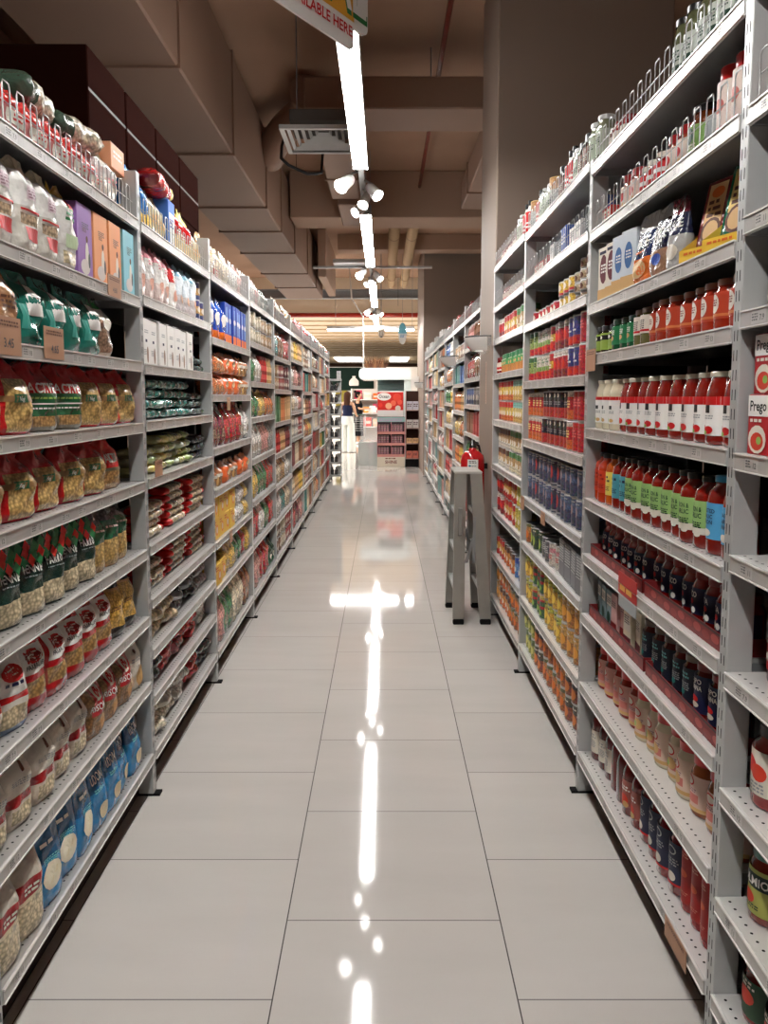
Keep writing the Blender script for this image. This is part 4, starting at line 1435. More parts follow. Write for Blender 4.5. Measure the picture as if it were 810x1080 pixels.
bag('risoni_bag', 'red risoni bag with white oval', .122, .190, .09, [(0, lin((190, 140, 90))), (.36, lin((176, 26, 30))), (.74, lin((206, 120, 120)))], [('t', 'RISONI', .008, .082, .020, K.white, .08), ('o', .01, .135, .024, .026, K.off), ('o', .01, .135, .014, .016, K.red)], win=[(-.95, .3, .05, .36, BRN), (-.95, -.3, .05, .8, BRN)], seed=29)
bag('flour_bag', 'white flour bag with tan print', .112, .193, .085, [(0, K.off), (.8, K.white)], [('o', .02, .05, .02, .04, K.tan), ('o', 0, .14, .008, .008, K.brown), ('s', 0, .115, .06, .005, 2, K.grey), ('o', -.026, .04, .014, .02, lin((206, 180, 150)))], seed=30, name='flour_bag')
bag('redclear_bag', 'clear bag with dark red patch', .12, .215, .07, [(0, lin((214, 196, 160))), (.45, lin((150, 26, 30))), (.66, lin((200, 190, 176)))], [('s', 0, .12, .05, .006, 2, K.off)], win=[(-.95, .95, .05, .44, PALE)], seed=31)
for key, desc, sd in (('bluepack', 'blue gnocchi pack with oval window', 32), ('bluepack2', 'blue pack lettered in white', 33)):
    bag(key, desc, .118, .215, .05, [(0, lin((20, 120, 176))), (.55, lin((16, 84, 130))), (.92, lin((214, 170, 70)))], [('o', .0, .075, .042, .034, K.ivory), ('o', -.012, .068, .012, .009, K.cream), ('o', .014, .082, .012, .009, K.cream), ('s', 0, .155, .06, .010, 1, K.white), ('s', 0, .12, .06, .003, 3, K.lteal)] if sd == 32 else
        [('t', 'UDON', 0, .140, .026, K.white, .075), ('s', 0, .12, .06, .004, 2, K.lteal), ('o', .01, .05, .026, .026, K.cream)], seed=sd, name='gnocchi_pack', cat='pack', taper=.3, topw=.98)
bag('red_bag', 'red crinkled bag behind the fence', .135, .135, .09, [(0, lin((206, 130, 126))), (.5, lin((196, 40, 36)))], [('r', -.04, .04, .03, .06, K.off), ('s', 0, .05, .06, .006, 2, K.red)], seed=34, name='snack_bag')
bag('beige_bag', 'beige bag behind the fence', .115, .185, .09, [(0, lin((206, 190, 150))), (.7, lin((190, 180, 160)))], [('r', -.04, .04, .06, .09, K.tan), ('s', 0, .13, .06, .006, 2, K.brown)], seed=35, name='snack_bag')
bag('white_bag', 'plump white bag behind the fence', .125, .17, .10, [(0, K.off), (.5, K.white)], [('s', 0, .08, .06, .006, 2, K.pink)], seed=36, name='snack_bag')
bag('blue_bag', 'bright blue bag behind the fence', .115, .21, .09, [(0, lin((206, 170, 90))), (.3, lin((40, 110, 180)))], [('o', 0, .05, .03, .02, K.yellow)], seed=37, name='snack_bag')
bag('yellow_top', 'red bag with yellow top', .115, .23, .09, [(0, lin((206, 180, 130))), (.4, RB), (.75, lin((230, 206, 110)))], [('s', 0, .1, .06, .006, 2, K.off)], seed=38, name='snack_bag')
bag('dgreen_bag', 'dark green bag behind the fence', .13, .19, .09, [(0, lin((40, 80, 60))), (.6, lin((20, 60, 44)))], [('o', 0, .07, .03, .02, K.off)], seed=39, name='snack_bag')
carton('pink_carton', 'pale pink carton behind the fence', .13, .13, .12, lin((214, 170, 164)), [('s', 0, .09, .09, .008, 2, K.off)])
carton('orange_carton', 'orange carton on the pink carton', .13, .08, .12, lin((226, 160, 120)), [('s', 0, .05, .09, .008, 2, K.off)])
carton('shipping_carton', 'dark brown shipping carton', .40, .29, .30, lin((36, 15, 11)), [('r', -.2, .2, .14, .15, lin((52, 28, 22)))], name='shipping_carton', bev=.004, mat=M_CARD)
carton('bluewhite_box', 'blue and white carton behind the fence', .10, .20, .07, lin((60, 110, 190)), [('r', -.04, .045, .03, .15, K.white), ('s', 0, .12, .06, .008, 3, K.blue)])
pw = dict(name='flour_pouch', cat='pouch', taper=.80, res=(24, 18), topw=1.)
bag('pinkwhite_pouch', 'pink and white flour pouch', .098, .195, .06, [(0, lin((226, 206, 200))), (.4, K.white), (.8, lin((226, 150, 160)))], [('o', 0, .06, .024, .024, lin((206, 150, 130))), ('s', 0, .14, .06, .006, 2, K.pink)], seed=41, **pw)
bag('redwhite_pouch', 'white flour pouch with red top', .098, .20, .06, [(0, K.white), (.55, lin((206, 60, 60)))], [('o', 0, .06, .024, .024, lin((206, 150, 130))), ('s', 0, .15, .06, .006, 2, K.white)], seed=42, **pw)
bag('skywhite_pouch', 'pale blue flour pouch', .092, .195, .06, [(0, lin((214, 206, 206))), (.4, lin((220, 230, 236))), (.8, lin((150, 200, 220)))], [('o', 0, .06, .022, .022, lin((196, 150, 120)))], seed=43, **pw)
can('navy_tin', 'navy tin with gold picture', .044, .095, [(0, lin((30, 44, 110))), (.3, lin((214, 166, 90))), (.7, lin((34, 50, 120)))], [('o', 0, .05, .02, .014, K.off)])
b = MB()
b.box(-.055, .055, -.03, .03, 0, .165, K.white, M_PRINT, .003)
for sgn in (-1, 1):
    pass
b.grid(lambda u, v: ((u - .5) * .11 * (1 - .12 * v), -.03 + .06 * (v * .5 + .5 * v), .165 + .02 * v + .004 * math.sin(u * PI)), 8, 2, lambda u, v: K.white, M_PRINT)
b.poly([(-.055, -.03, .165), (-.048, .03, .185), (-.055, .03, .165)], K.white, M_PRINT)
b.poly([(.055, -.03, .165), (.055, .03, .165), (.048, .03, .185)], K.white, M_PRINT)
b.poly([(-.055, .03, .165), (-.048, .03, .185), (.048, .03, .185), (.055, .03, .165)], K.white, M_PRINT)
mp = plane_map(-.03)
b.scribble(mp, 0, .12, .05, .004, 2, K.grey, M_PRINT)
b.rect(mp, -.012, .012, .08, .09, K.navy, M_PRINT, .001, 1, 1)
b.oval(mp, .014, .035, .012, .03, lin((150, 120, 100)), M_PRINT)
b.scribble(mp, -.015, .05, .04, .003, 4, K.grey, M_PRINT)
reg('wave_carton', 'food_carton', 'white slanted-top carton', 'carton', .11, .185, .06, b)

TEALS = [lin((30, 116, 104)), lin((22, 92, 84)), lin((60, 150, 138))]
packet('teal_packet', 'teal noodle packet', .27, .10, .040, [(0, lin((190, 214, 206))), (.07, TEALS), (.62, [lin((200, 214, 208)), TEALS[0]]), (.72, TEALS), (.93, lin((190, 214, 206)))], 51)
packet('dteal_packet', 'dark grey-green noodle packet', .24, .10, .036, [(0, lin((120, 140, 136))), (.1, [lin((50, 70, 70)), lin((70, 96, 92)), lin((40, 50, 52))]), (.9, lin((130, 150, 146)))], 52)
YG = [lin((206, 200, 110)), lin((170, 180, 90)), lin((226, 206, 120)), lin((120, 140, 80))]
packet('yellow_packet', 'yellow-green noodle packet', .27, .10, .036, [(0, lin((220, 214, 160))), (.08, lin((206, 190, 90))), (.45, YG), (.9, lin((220, 214, 160)))], 53)
packet('green_packet', 'pale green noodle packet', .25, .10, .036, [(0, lin((210, 216, 190))), (.08, YG), (.5, lin((140, 160, 90))), (.9, lin((210, 216, 190)))], 54)
packet('black_packet', 'black noodle packet', .22, .11, .038, [(0, lin((90, 90, 90))), (.1, [lin((36, 36, 40)), lin((60, 60, 66))]), (.9, lin((90, 90, 90)))], 55)
SP = [lin((206, 180, 140)), lin((180, 150, 110)), lin((222, 206, 176)), lin((120, 96, 70))]
packet('spaghetti_packet', 'spaghetti packet with red ends', .275, .085, .034, [(0, lin((196, 30, 28))), (.10, lin((206, 186, 150))), (.16, SP), (.84, lin((216, 200, 170))), (.92, lin((196, 30, 28)))], 56, name='spaghetti_packet', ends=(.06, .5), amp=.03)
packet('clearbeige_packet', 'clear beige noodle packet', .22, .14, .055, [(0, K.off), (.1, [lin((206, 184, 140)), lin((180, 160, 130)), lin((226, 214, 190)), lin((200, 160, 80))]), (.9, K.off)], 57)
packet('darkbag_packet', 'black and navy noodle packet', .21, .14, .055, [(0, K.grey), (.1, [lin((30, 34, 46)), lin((60, 66, 80)), lin((20, 20, 26))]), (.9, K.grey)], 58)
packet('mauve_packet', 'mauve-grey noodle packet', .21, .14, .055, [(0, K.lgrey), (.1, [lin((150, 126, 130)), lin((110, 96, 100)), lin((180, 170, 170))]), (.9, K.lgrey)], 59)
packet('redshiny_packet', 'shiny red noodle packet', .20, .14, .055, [(0, lin((190, 60, 60))), (.1, [lin((190, 24, 34)), lin((160, 16, 26)), lin((214, 60, 60))]), (.9, lin((220, 150, 150)))], 60)
packet('whiteshiny_packet', 'white noodle packet', .20, .14, .06, [(0, K.white), (.1, [lin((226, 222, 214)), lin((206, 200, 190)), lin((240, 238, 232))]), (.9, K.white)], 61)
packet('vermicelli_packet', 'cream vermicelli packet', .20, .15, .06, [(0, K.off), (.1, [lin((226, 214, 190)), lin((206, 192, 166)), lin((236, 228, 210))]), (.9, K.off)], 62)
packet('longred_packet', 'long red packet lying on the bags', .34, .10, .07, [(0, K.dred), (.08, RB), (.8, lin((226, 196, 90))), (.95, RB)], 63)
packet('clearlong_packet', 'clear noodle packet lying on the bags', .26, .13, .085, [(0, lin((60, 80, 66))), (.3, [lin((206, 190, 166)), lin((180, 160, 130)), lin((226, 216, 196))]), (.9, K.off)], 64)

# generic stock of the far bays
FARC = dict(tan=(206, 164, 112), brown=(150, 96, 60), red=(186, 44, 40), pink=(214, 150, 140), cream=(226, 210, 180), orange=(214, 124, 60), yellow=(224, 184, 84), green=(70, 124, 76), white=(228, 224, 218), teal=(70, 140, 134), blue=(70, 110, 170), maroon=(124, 40, 44), grey=(150, 146, 142))
for nm, c in FARC.items():
    bn = 'noodle bag' if nm in ('tan', 'cream', 'brown', 'white') else 'snack bag'
    cc = lin(c)
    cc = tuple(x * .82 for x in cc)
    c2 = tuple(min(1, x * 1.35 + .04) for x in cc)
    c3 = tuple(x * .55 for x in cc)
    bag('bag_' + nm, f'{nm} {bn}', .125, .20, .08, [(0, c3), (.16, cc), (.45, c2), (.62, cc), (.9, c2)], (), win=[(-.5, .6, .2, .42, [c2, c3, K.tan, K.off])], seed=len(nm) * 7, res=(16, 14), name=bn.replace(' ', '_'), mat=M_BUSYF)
    carton('box_' + nm, f'{nm} carton', .115, .19, .06, cc, [('r', -.045, .045, .03, .09, c2), ('s', 0, .16, .08, .014, 2, c3)], bev=0)
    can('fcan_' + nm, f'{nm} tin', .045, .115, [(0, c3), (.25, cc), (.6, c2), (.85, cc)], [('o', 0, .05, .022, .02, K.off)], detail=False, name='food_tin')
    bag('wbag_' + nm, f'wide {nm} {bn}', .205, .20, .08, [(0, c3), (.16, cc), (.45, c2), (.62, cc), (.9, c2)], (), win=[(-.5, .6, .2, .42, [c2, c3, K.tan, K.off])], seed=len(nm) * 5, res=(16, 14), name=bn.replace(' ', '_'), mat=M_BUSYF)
    carton('wbox_' + nm, f'wide {nm} carton', .21, .19, .06, cc, [('r', -.08, .0, .03, .09, c2), ('r', .02, .09, .05, .16, c3), ('s', -.03, .16, .10, .014, 2, c3)], bev=0)
    jar('fjar_' + nm, f'{nm} jar', .042, .15, cc, c3, c2, [('r', -.04, .04, .05, .07, c3)], n=12)
# ------------------------------------------------------------------ put the shelving up and stock it
LP = [1.58, 2.78, 3.93, 5.13, 6.33, 7.53, 8.73, 9.93, 11.13, 12.33, 13.53]
LK = ['L1', 'L2', 'L3', 'L4', 'L5', 'L6', 'L5', 'L6', 'L5', 'L6']
LW = ['holding red pasta bags, nearest on the left', 'holding spaghetti packets, second on the left', 'holding blue pouches and yellow cartons, third on the left', 'holding green and yellow bags, fourth on the left']
LB = []
for k in range(10):
    lab = 'grey steel shelving bay ' + (LW[k] if k < 4 else f'of small mixed bags, {ordw(k + 1)} on the left from the front')
    LB.append(Bay(LK[k], 'L', LP[k], LP[k + 1], f'{ordw(k + 1)} left bay', lab, 2.24, (0,), detail=k < 3, last=k == 9))
RP = [.41, 1.61, 2.80, 4.08, 5.24]
RW = ['cut off at the right edge, nearest on the right', 'holding red sauce jars, second on the right', 'holding stacked cans, third on the right', 'holding cans beside the column, fourth on the right']
RB_ = [Bay('R%d' % k, 'R', RP[k], RP[k + 1], f'{ordw(k + 1)} right bay', 'grey steel shelving bay ' + RW[k], SH['R%d' % k][0], (0, 1), detail=k < 3, last=k == 3) for k in range(4)]
FP = [6.14 + 1.2 * k for k in range(8)]
FB = [Bay('F1' if k % 2 == 0 else 'F2', 'R', FP[k], FP[k + 1], f'{ordw(k + 1)} bay past column', f'grey steel shelving bay beyond the column, {ordw(k + 1)} one past it', 2.30, (0,), detail=False, last=k == 6, X=.745) for k in range(7)]


def pile(bay, k, x0, x1, keys, layers, y0=.02, jit=.05, rows=1):
    P = PROTO[keys[0]]
    n = max(1, int((x1 - x0 + .02) / (P['w'])))
    pitch = (x1 - x0) / n
    for c in range(n):
        z = 0
        L = layers if isinstance(layers, int) else layers[min(c, len(layers) - 1)]
        for l in range(L):
            key = keys[(c * 7 + l * 3) % len(keys)]
            P = PROTO[key]
            if z + P['h'] > bay.clear(k) - .004:
                break
            for r in range(rows):
                s_ = x0 + pitch * (c + .5)
                x = bay.sg * (s_ - bay.W / 2) + rnd.uniform(-.006, .006)
                loc = bay.mat @ Vector((x, y0 + rnd.uniform(0, .018) + (P['dp'] + .012) * (r + .5), bay.tops[k] + .001 + z))
                o = place(P, loc, bay.rz + rnd.uniform(-jit, jit) + (PI if rnd.random() < .3 else 0))
                bay.label(P, o, k, 'upper ' if l else 'bottom ')
            z += P['h'] * .97


# ---- left, first bay
B = LB[0]
B.row(0, [('beige_bag', 2), ('red_bag', 5), ('white_bag', 1), ('pink_carton', 1)], y0=.022)
x = 1.115
for key, s_, y, dz, yaw in (('orange_carton', 1.105, .03, .1312, .0), ('clearlong_packet', .88, .05, .138, -.2), ('clearlong_packet', .60, .06, .138, .12)):
    P, loc, rz = B.put(key, 0, s_, y, dz, yaw)
    B.label(P, place(P, loc, rz), 0)
B.row(1, [('clear_noodle', 4), ('clear_green', 1), ('crt_purple', 1), ('crt_orange', 2), ('crt_sky', 1)], jit=.03)
B.row(2, [('tan_bag', 2), ('teal_bag', 4), ('mixed_bag', 3)], end=1.12, jit=.25)
B.row(3, [('window_bag', 2), ('active_bag', 2), ('window_bag', 3)], jit=.08, yaw0=-.28, y0=.018)
B.row(4, [('window_bag2', 5), ('aktiv_bag', 2)], jit=.1, yaw0=-.25, y0=.018)
B.row(5, [('farro_bag', 1), ('penne_bag', 2), ('farro_bag', 1), ('penne_bag', 1), ('farro_bag', 1), ('greenband_bag', 4)], jit=.12, yaw0=-.25, y0=.018)
B.row(6, [('stripe_bag', 2), ('farf_bag', 5), ('amber_bag', 2), ('redblack_bag', 1)], jit=.12, spread=False, yaw0=-.22, y0=.018)
B.row(7, [('whiteband_bag', 5), ('risoni_bag', 3), ('flour_bag', 1)], jit=.1, yaw0=-.2, y0=.018)
B.row(8, [('redclear_bag', 2), ('bluepack', 3), ('bluepack2', 4), ('flour_bag', 1)], jit=.22, spread=False)

# ---- left, second bay
B = LB[1]
B.row(0, [('blue_bag', 2), ('beige_bag', 2), ('bluewhite_box', 1), ('yellow_top', 3), ('beige_bag', 1)], y0=.03)
P, loc, rz = B.put('longred_packet', 0, .48, .02, .2, .1)
B.label(P, place(P, loc, rz), 0)
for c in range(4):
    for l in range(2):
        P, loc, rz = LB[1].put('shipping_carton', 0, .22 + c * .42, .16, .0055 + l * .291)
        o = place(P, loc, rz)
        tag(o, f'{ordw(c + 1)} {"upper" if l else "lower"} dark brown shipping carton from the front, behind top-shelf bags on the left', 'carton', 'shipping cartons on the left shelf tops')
B.row(1, [('pinkwhite_pouch', 4), ('redwhite_pouch', 1), ('skywhite_pouch', 3), ('navy_tin', 2)], jit=.05)
for q in range(2):
    P, loc, rz = B.put('navy_tin', 1, 1.15 - .075 - q * .098, .03, .0965)
    B.label(P, place(P, loc, rz), 1, 'upper ')
B.row(2, [('wave_carton', 8)], end=.97, jit=.02)
pile(B, 2, .975, 1.12, ['dteal_packet'], 2)
pile(B, 3, .045, .84, ['teal_packet'], 4, jit=.12)
pile(B, 3, .86, 1.12, ['dteal_packet'], 3)
pile(B, 4, .045, .60, ['yellow_packet', 'green_packet'], [3, 4], jit=.1)
pile(B, 4, .60, .88, ['green_packet'], 5, jit=.1)
pile(B, 4, .88, 1.12, ['black_packet'], 3)
pile(B, 5, .05, 1.12, ['spaghetti_packet'], [4, 5, 5, 5], jit=.02)
pile(B, 6, .05, 1.12, ['spaghetti_packet'], [3, 4, 4, 4], jit=.02)
pile(B, 7, .055, .48, ['clearbeige_packet'], 2, jit=.3)
pile(B, 7, .48, .90, ['darkbag_packet'], 2, jit=.3)
pile(B, 7, .90, 1.12, ['mauve_packet'], 2, jit=.2)
pile(B, 8, .055, .25, ['darkbag_packet'], 2, jit=.3)
pile(B, 8, .25, .90, ['redshiny_packet'], 2, jit=.3)
pile(B, 8, .90, 1.12, ['whiteshiny_packet'], 2, jit=.2)
pile(B, 9, .055, .45, ['vermicelli_packet'], 2, jit=.3)
pile(B, 9, .45, .68, ['whiteshiny_packet'], 3, jit=.3)
pile(B, 9, .68, .90, ['redshiny_packet'], 2, jit=.2)
pile(B, 9, .90, 1.12, ['darkbag_packet'], 2, jit=.2)

# ---- left, third bay
B = LB[2]
B.row(0, [('bag_tan', 2), ('red_white', 1), ('bag_cream', 2), ('bag_white', 2), ('bag_pink', 1)], y0=.03)
bag('bluepouch', 'blue pasta pouch with orange base', .13, .215, .07, [(0, K.orange), (.22, lin((30, 70, 170))), (.8, lin((40, 90, 190)))], [('o', -.01, .11, .036, .034, K.white), ('o', 0, .035, .03, .018, K.orange)], seed=71, res=(24, 18), name='pasta_pouch')
carton('bluecarton', 'blue pasta carton with orange base', .088, .225, .05, lin((28, 66, 160)), [('r', -.044, .044, 0, .05, K.orange), ('r', -.012, .012, .06, .2, lin((130, 170, 220))), ('o', 0, .13, .03, .016, K.white)])
bag('orange_bag', 'orange noodle bag', .16, .116, .08, [(0, lin((196, 100, 56))), (.3, lin((226, 100, 48))), (.8, lin((226, 150, 110)))], [('o', .02, .06, .03, .02, lin((206, 180, 140)))], seed=72, res=(20, 14), name='noodle_bag')
bag('grain_bag', 'tan noodle bag with white stripe', .14, .116, .08, [(0, K.tan), (.4, K.off), (.55, lin((190, 120, 80)))], (), win=[(-.8, .8, .05, .4, BRN)], seed=73, res=(20, 14), name='noodle_bag')
carton('yellow_carton', 'yellow carton with orange flash', .145, .11, .07, lin((230, 186, 76)), [('o', .02, .05, .03, .03, lin((226, 130, 50))), ('o', .02, .05, .018, .018, K.off), ('s', -.03, .09, .05, .007, 2, lin((190, 60, 40)))])
B.row(1, [('bluepouch', 3), ('bluecarton', 7)], jit=.03)
B.row(2, [('bag_orange', 1), ('orange_bag', 3), ('grain_bag', 3)], tiers=2, jit=.05)
B.row(3, [('bag_maroon', 3), ('bag_red', 4), ('bag_white', 1)], jit=.15)
B.row(4, [('box_grey', 1), ('bag_grey', 3), ('bag_teal', 1), ('bag_red', 3)], jit=.1) if False else B.row(4, [('grain_bag', 2), ('orange_bag', 1), ('grain_bag', 2), ('orange_bag', 2)], jit=.1)
B.row(5, [('yellow_carton', 4), ('bag_white', 1), ('bag_yellow', 3)], tiers=2, jit=.04)
B.row(6, [('yellow_carton', 2), ('bag_yellow', 2), ('bag_green', 2), ('bag_red', 1), ('bag_yellow', 1)], jit=.1)
B.row(7, [('bag_pink', 2), ('bag_green', 1), ('bag_cream', 3), ('bag_brown', 2)], jit=.12)

# ---- left, fourth bay and the far ones
B = LB[3]
B.row(0, [('bag_white', 3), ('bag_pink', 1), ('bag_white', 1), ('dgreen_bag', 2)], y0=.03)
B.row(1, [('fcan_cream', 6), ('fcan_tan', 5)], tiers=2)
B.row(2, [('bag_green', 2), ('bag_white', 2), ('fjar_red', 2), ('fjar_tan', 3)])
B.row(3, [('bag_green', 3), ('bag_yellow', 3), ('bag_orange', 2)])
B.row(4, [('bag_white', 4), ('bag_pink', 3), ('bag_grey', 1)])
B.row(5, [('bag_yellow', 3), ('bag_green', 2), ('bag_red', 3)])
B.row(6, [('bag_red', 3), ('bag_white', 2), ('bag_green', 2), ('bag_red', 1)])
B.row(7, [('bag_pink', 3), ('bag_red', 2), ('dgreen_bag', 2)])
themes = [['tan', 'cream', 'white', 'brown', 'pink'], ['teal', 'white', 'red', 'cream', 'brown'], ['brown', 'red', 'cream', 'tan', 'maroon'], ['tan', 'orange', 'yellow', 'cream', 'green'], ['red', 'pink', 'maroon', 'white', 'tan']]
kinds = ['bag_', 'box_', 'bag_', 'fjar_', 'fcan_']
for n, B in enumerate(LB[4:]):
    for k in range(len(B.tops)):
        th = themes[(n * 2 + k) % 5]
        kd = kinds[(n + k * 2) % 5]
        c1, c2, c3 = rnd.sample(th, 3)
        tall = B.clear(k) > .235
        if k == 0:
            if n == 0:
                seq, t = [('fjar_brown', 2), ('bag_cream', 2), ('fcan_maroon', 2), ('bag_tan', 2)], 1
            elif n == 1:
                seq, t = [('bag_cream', 2), ('fcan_red', 3), ('bag_red', 2)], 1
            else:
                seq, t = [('bag_' + c1, 3), ('bag_red', 2), ('fcan_' + c3, 2)], 1
        elif kd in ('fcan_', 'fjar_'):
            if n < 3:
                seq, t = [(kd + c1, 4), (kd + c2, 4), (kd + c3, 4)], (2 if kd == 'fcan_' else 1)
            else:
                seq, t = [('wbox_' + c1, 3), ('wbox_' + c2, 3)], 1
        else:
            m = 3 if n < 3 else 2
            kd = kd if n < 3 else 'w' + kd
            seq, t = [(kd + c1, m), (kd + c2, m), (kd + c3, 2)], 1
        B.row(k, seq, tiers=t)

# ---- right, second bay (the sauces)
B = RB_[1]
B.row(0, [('gherkin_jar', 7), (None, .42), ('small_redjar', 3), ('blue_tin', 1)], spread=False, y0=.03)
B.row(1, [('talllid_jar', 3), ('clear_tub', 1), ('olive_jar', 1), ('redcap_jar', 2), ('whitecap_jar', 3), ('redcap_jar', 2), (None, .09), ('red_white', 1)], spread=False, y0=.03)
for q, (sd, key) in enumerate(((.195, 'snack_green'), (.335, 'snack_maroon'))):
    P, loc, rz = B.put('tray', 2, sd, None, 0, .30)
    B.label(P, place(P, loc, rz), 2)
    P, loc, rz = B.put(key, 2, sd, .052, .005, .30)
    o = place(P, loc, rz)
    o.rotation_euler = (-.30 if False else 0, 0, rz)
    m = Matrix.Translation(loc) @ Matrix.Rotation(rz, 4, 'Z') @ Matrix.Rotation(-.22, 4, 'X')
    o.matrix_world = m
    tag(o, f'{P["desc"]}, third shelf down, second right bay', 'packet')
B.row(2, [('rice_silver', 1), ('rice_dark', 1), ('rice_blue', 1), ('blue_oval', 2), ('oval_maroon', 2), ('plain_peach', 1)], start=.42, jit=.08, yaw0=.15)
B.row(3, [('oval_jar', 8), ('pale_jar', 2), ('pesto_jar', 3), ('lime_jar', 3)])
B.row(4, [('tomato_jar', 10), ('cream_jar', 3)], jit=.2)
B.row(5, [('blue_jar', 2), ('green_jar', 8), ('teal_jar', 2), ('yellow_jar', 1), ('rust_jar', 2)], jit=.15)
B.row(6, [('navyb_jar', 3), ('navy_jar', 12)], y0=.045, jit=.25)
B.row(7, [('napo_jar', 3), ('dark_jar', 5), ('slim_white', 2), ('slim_pink', 2), ('slim_grey', 3)], y0=.035, jit=.1)
B.row(8, [('redlid_brown', 3), ('redlid_white', 5), ('redlid_red', 5)], y0=.045, jit=.25)
B.row(9, [('tall_red', 4), ('passata_dark', 4), ('passata_pic', 2), ('passata_plain', 2), ('passata_white', 3)], y0=.028, jit=.2)


# printed card trays in front of the navy jars
def card_tray(B, k, s0, s1, label):
    b = MB()
    L = s1 - s0
    c1, c2 = lin((120, 30, 32)), lin((170, 70, 66))
    b.box(-L / 2, L / 2, 0, .002, 0, .040, c1, M_PRINT)
    for e in (-L / 2, L / 2 - .002):
        b.box(e, e + .002, 0, .09, 0, .040, c1, M_PRINT)
    mp = plane_map(0)
    rr = random.Random(k)
    for q in range(int(L / .05)):
        b.oval(mp, -L / 2 + .03 + q * .05, .018 + rr.uniform(-.004, .006), .022, .010, c2 if q % 2 else lin((140, 44, 40)), M_PRINT)
    b.rect(mp, -L / 2, L / 2, .034, .0395, lin((60, 30, 34)), M_PRINT, .001, 1, 1)
    x = B.sg * ((s0 + s1) / 2 - B.W / 2)
    o = b.obj('card_tray', None, B.mat @ Vector((x, .018, B.tops[k] + .0006)), B.rz)
    tag(o, label, 'tray', 'red printed card trays')


card_tray(B, 6, .04, .58, 'nearer red printed card tray holding navy-label jars')
card_tray(B, 6, .60, 1.16, 'farther red printed card tray holding navy-label jars')
card_tray(B, 7, .04, .55, 'red printed card tray in front of the dark navy jars')
card_tray(B, 7, .57, 1.16, 'red printed card tray in front of the slim cartons')
# red promotion flag clipped on the seventh shelf
b = MB()
b.box(-.085, .085, -.002, 0, -.035, .03, lin((176, 34, 32)), M_PRINT)
b.box(-.08, .085, -.0015, 0, -.075, -.035, K.grey, M_PRINT)
mp = plane_map(-.002)
for q in range(7):
    b.poly([mp(-.02 + .05 * math.cos(a), .015 + .02 * math.sin(a), .001) for a in (q * .45, q * .45 + .3, q * .45 + .15)], K.orange, M_PRINT)
b.scribble(mp, .0, -.022, .13, .016, 1, lin((226, 170, 80)), M_PRINT)
o = b.obj('promotion_flag', None, B.mat @ Vector((B.sg * (.66 - B.W / 2), -.004, B.tops[6] + .005)), B.rz)
tag(o, 'red and yellow promotion flag clipped to the jar shelf', 'sign')


def price_card(B, k, s_, w, h, dz, text, label):
    b = MB()
    b.box(-w / 2, w / 2, -.0015, 0, -h / 2, h / 2, K.kraft, M_PRINT)
    mp = plane_map(-.0015)
    b.scribble(mp, 0, h * .34, w * .8, h * .05, 2, K.brown, M_PRINT, .0008)
    if text:
        b.text(mp, text, 0, -h * .3, h * .24, K.dgrey, M_PRINT, .001, w * .7)
    o = b.obj('price_card', None, B.mat @ Vector((B.sg * (s_ - B.W / 2), -.006, B.tops[k] + dz)), B.rz)
    tag(o, label, 'price card', 'brown kraft price cards')


price_card(LB[0], 2, .19, .125, .085, .012, '3.45', 'brown price card reading 3.45 on the left third shelf')
price_card(LB[0], 2, .44, .12, .08, .012, '4.65', 'brown price card reading 4.65 on the left third shelf')
price_card(LB[0], 1, .92, .12, .065, .0, '4.60', 'brown price card below the pale blue carton')
price_card(LB[1], 4, .16, .1, .06, .03, '', 'brown price card in front of the yellow-green packets')
price_card(LB[2], 2, .42, .09, .07, -.05, '', 'brown price card hanging below the orange noodle bags')
price_card(LB[2], 5, .42, .08, .07, -.03, '', 'brown price card hanging below the yellow cartons')
price_card(RB_[1], 3, 1.13, .12, .075, -.02, '', 'brown price card beside the post under the lime jars')
price_card(RB_[1], 9, .20, .14, .055, -.03, '', 'brown price card on the lowest right shelf')
price_card(RB_[2], 5, .70, .09, .06, -.03, '', 'brown price card under the slate blue cans')
price_card(RB_[2], 5, 1.22, .09, .07, -.03, '', 'brown price card beside the post under the grey cans')

# ---- right, nearest bay at the picture's edge
B = RB_[0]
B.row(2, [('bag_pink', 2), ('rice_dark', 2)], start=.72)
B.row(3, [('dark_jar', 2), ('monochrome_jar', 3)], start=.72)
B.row(4, [('pregobox', 5)], start=.72, tiers=2, jit=.01)
B.row(5, [('pregojar', 4)], start=.76, y0=.06)
B.row(6, [('pregojar', 4)], start=.76, y0=.05)
B.row(7, [('tomatopic_jar', 4)], start=.76, y0=.03)
B.row(8, [('dolmio_jar', 4)], start=.76, y0=.03)
B.row(9, [('blacklid_jar', 4)], start=.76, y0=.03)
B.row(1, [('talllid_jar', 3)], start=.8, y0=.05)

# ---- right, third bay (cans)
B = RB_[2]
B.row(0, [('green_glass', 2), ('blackcap_jar', 2), ('green_glass', 1), ('striped_bottle', 2), ('blackcap_jar', 1), (None, .1), ('gold_tin', 1), ('green_glass', 3), ('striped_bottle', 1)], y0=.03)
B.row(1, [('blue_box', 1), ('black_box', 1), ('white_box', 2), ('blue_box', 1), ('black_box', 1), ('white_box', 1), ('red_white', 3)], y0=.035)
B.row(2, [('can_beige', 4), ('can_ylow', 3), ('can_rlow', 6)], y0=.03)
for c in range(4):
    for l in range(1, 4):
        if c == 3 and l == 3:
            continue
        P, loc, rz = B.put('can_beige', 2, .075 + c * .0915, .03, l * .0408)
        B.label(P, place(P, loc, rz), 2, 'stacked ')
for c in range(3):
    P, loc, rz = B.put('can_ylow', 2, .45 + c * .0905, .03, .0628)
    B.label(P, place(P, loc, rz), 2, 'upper ')
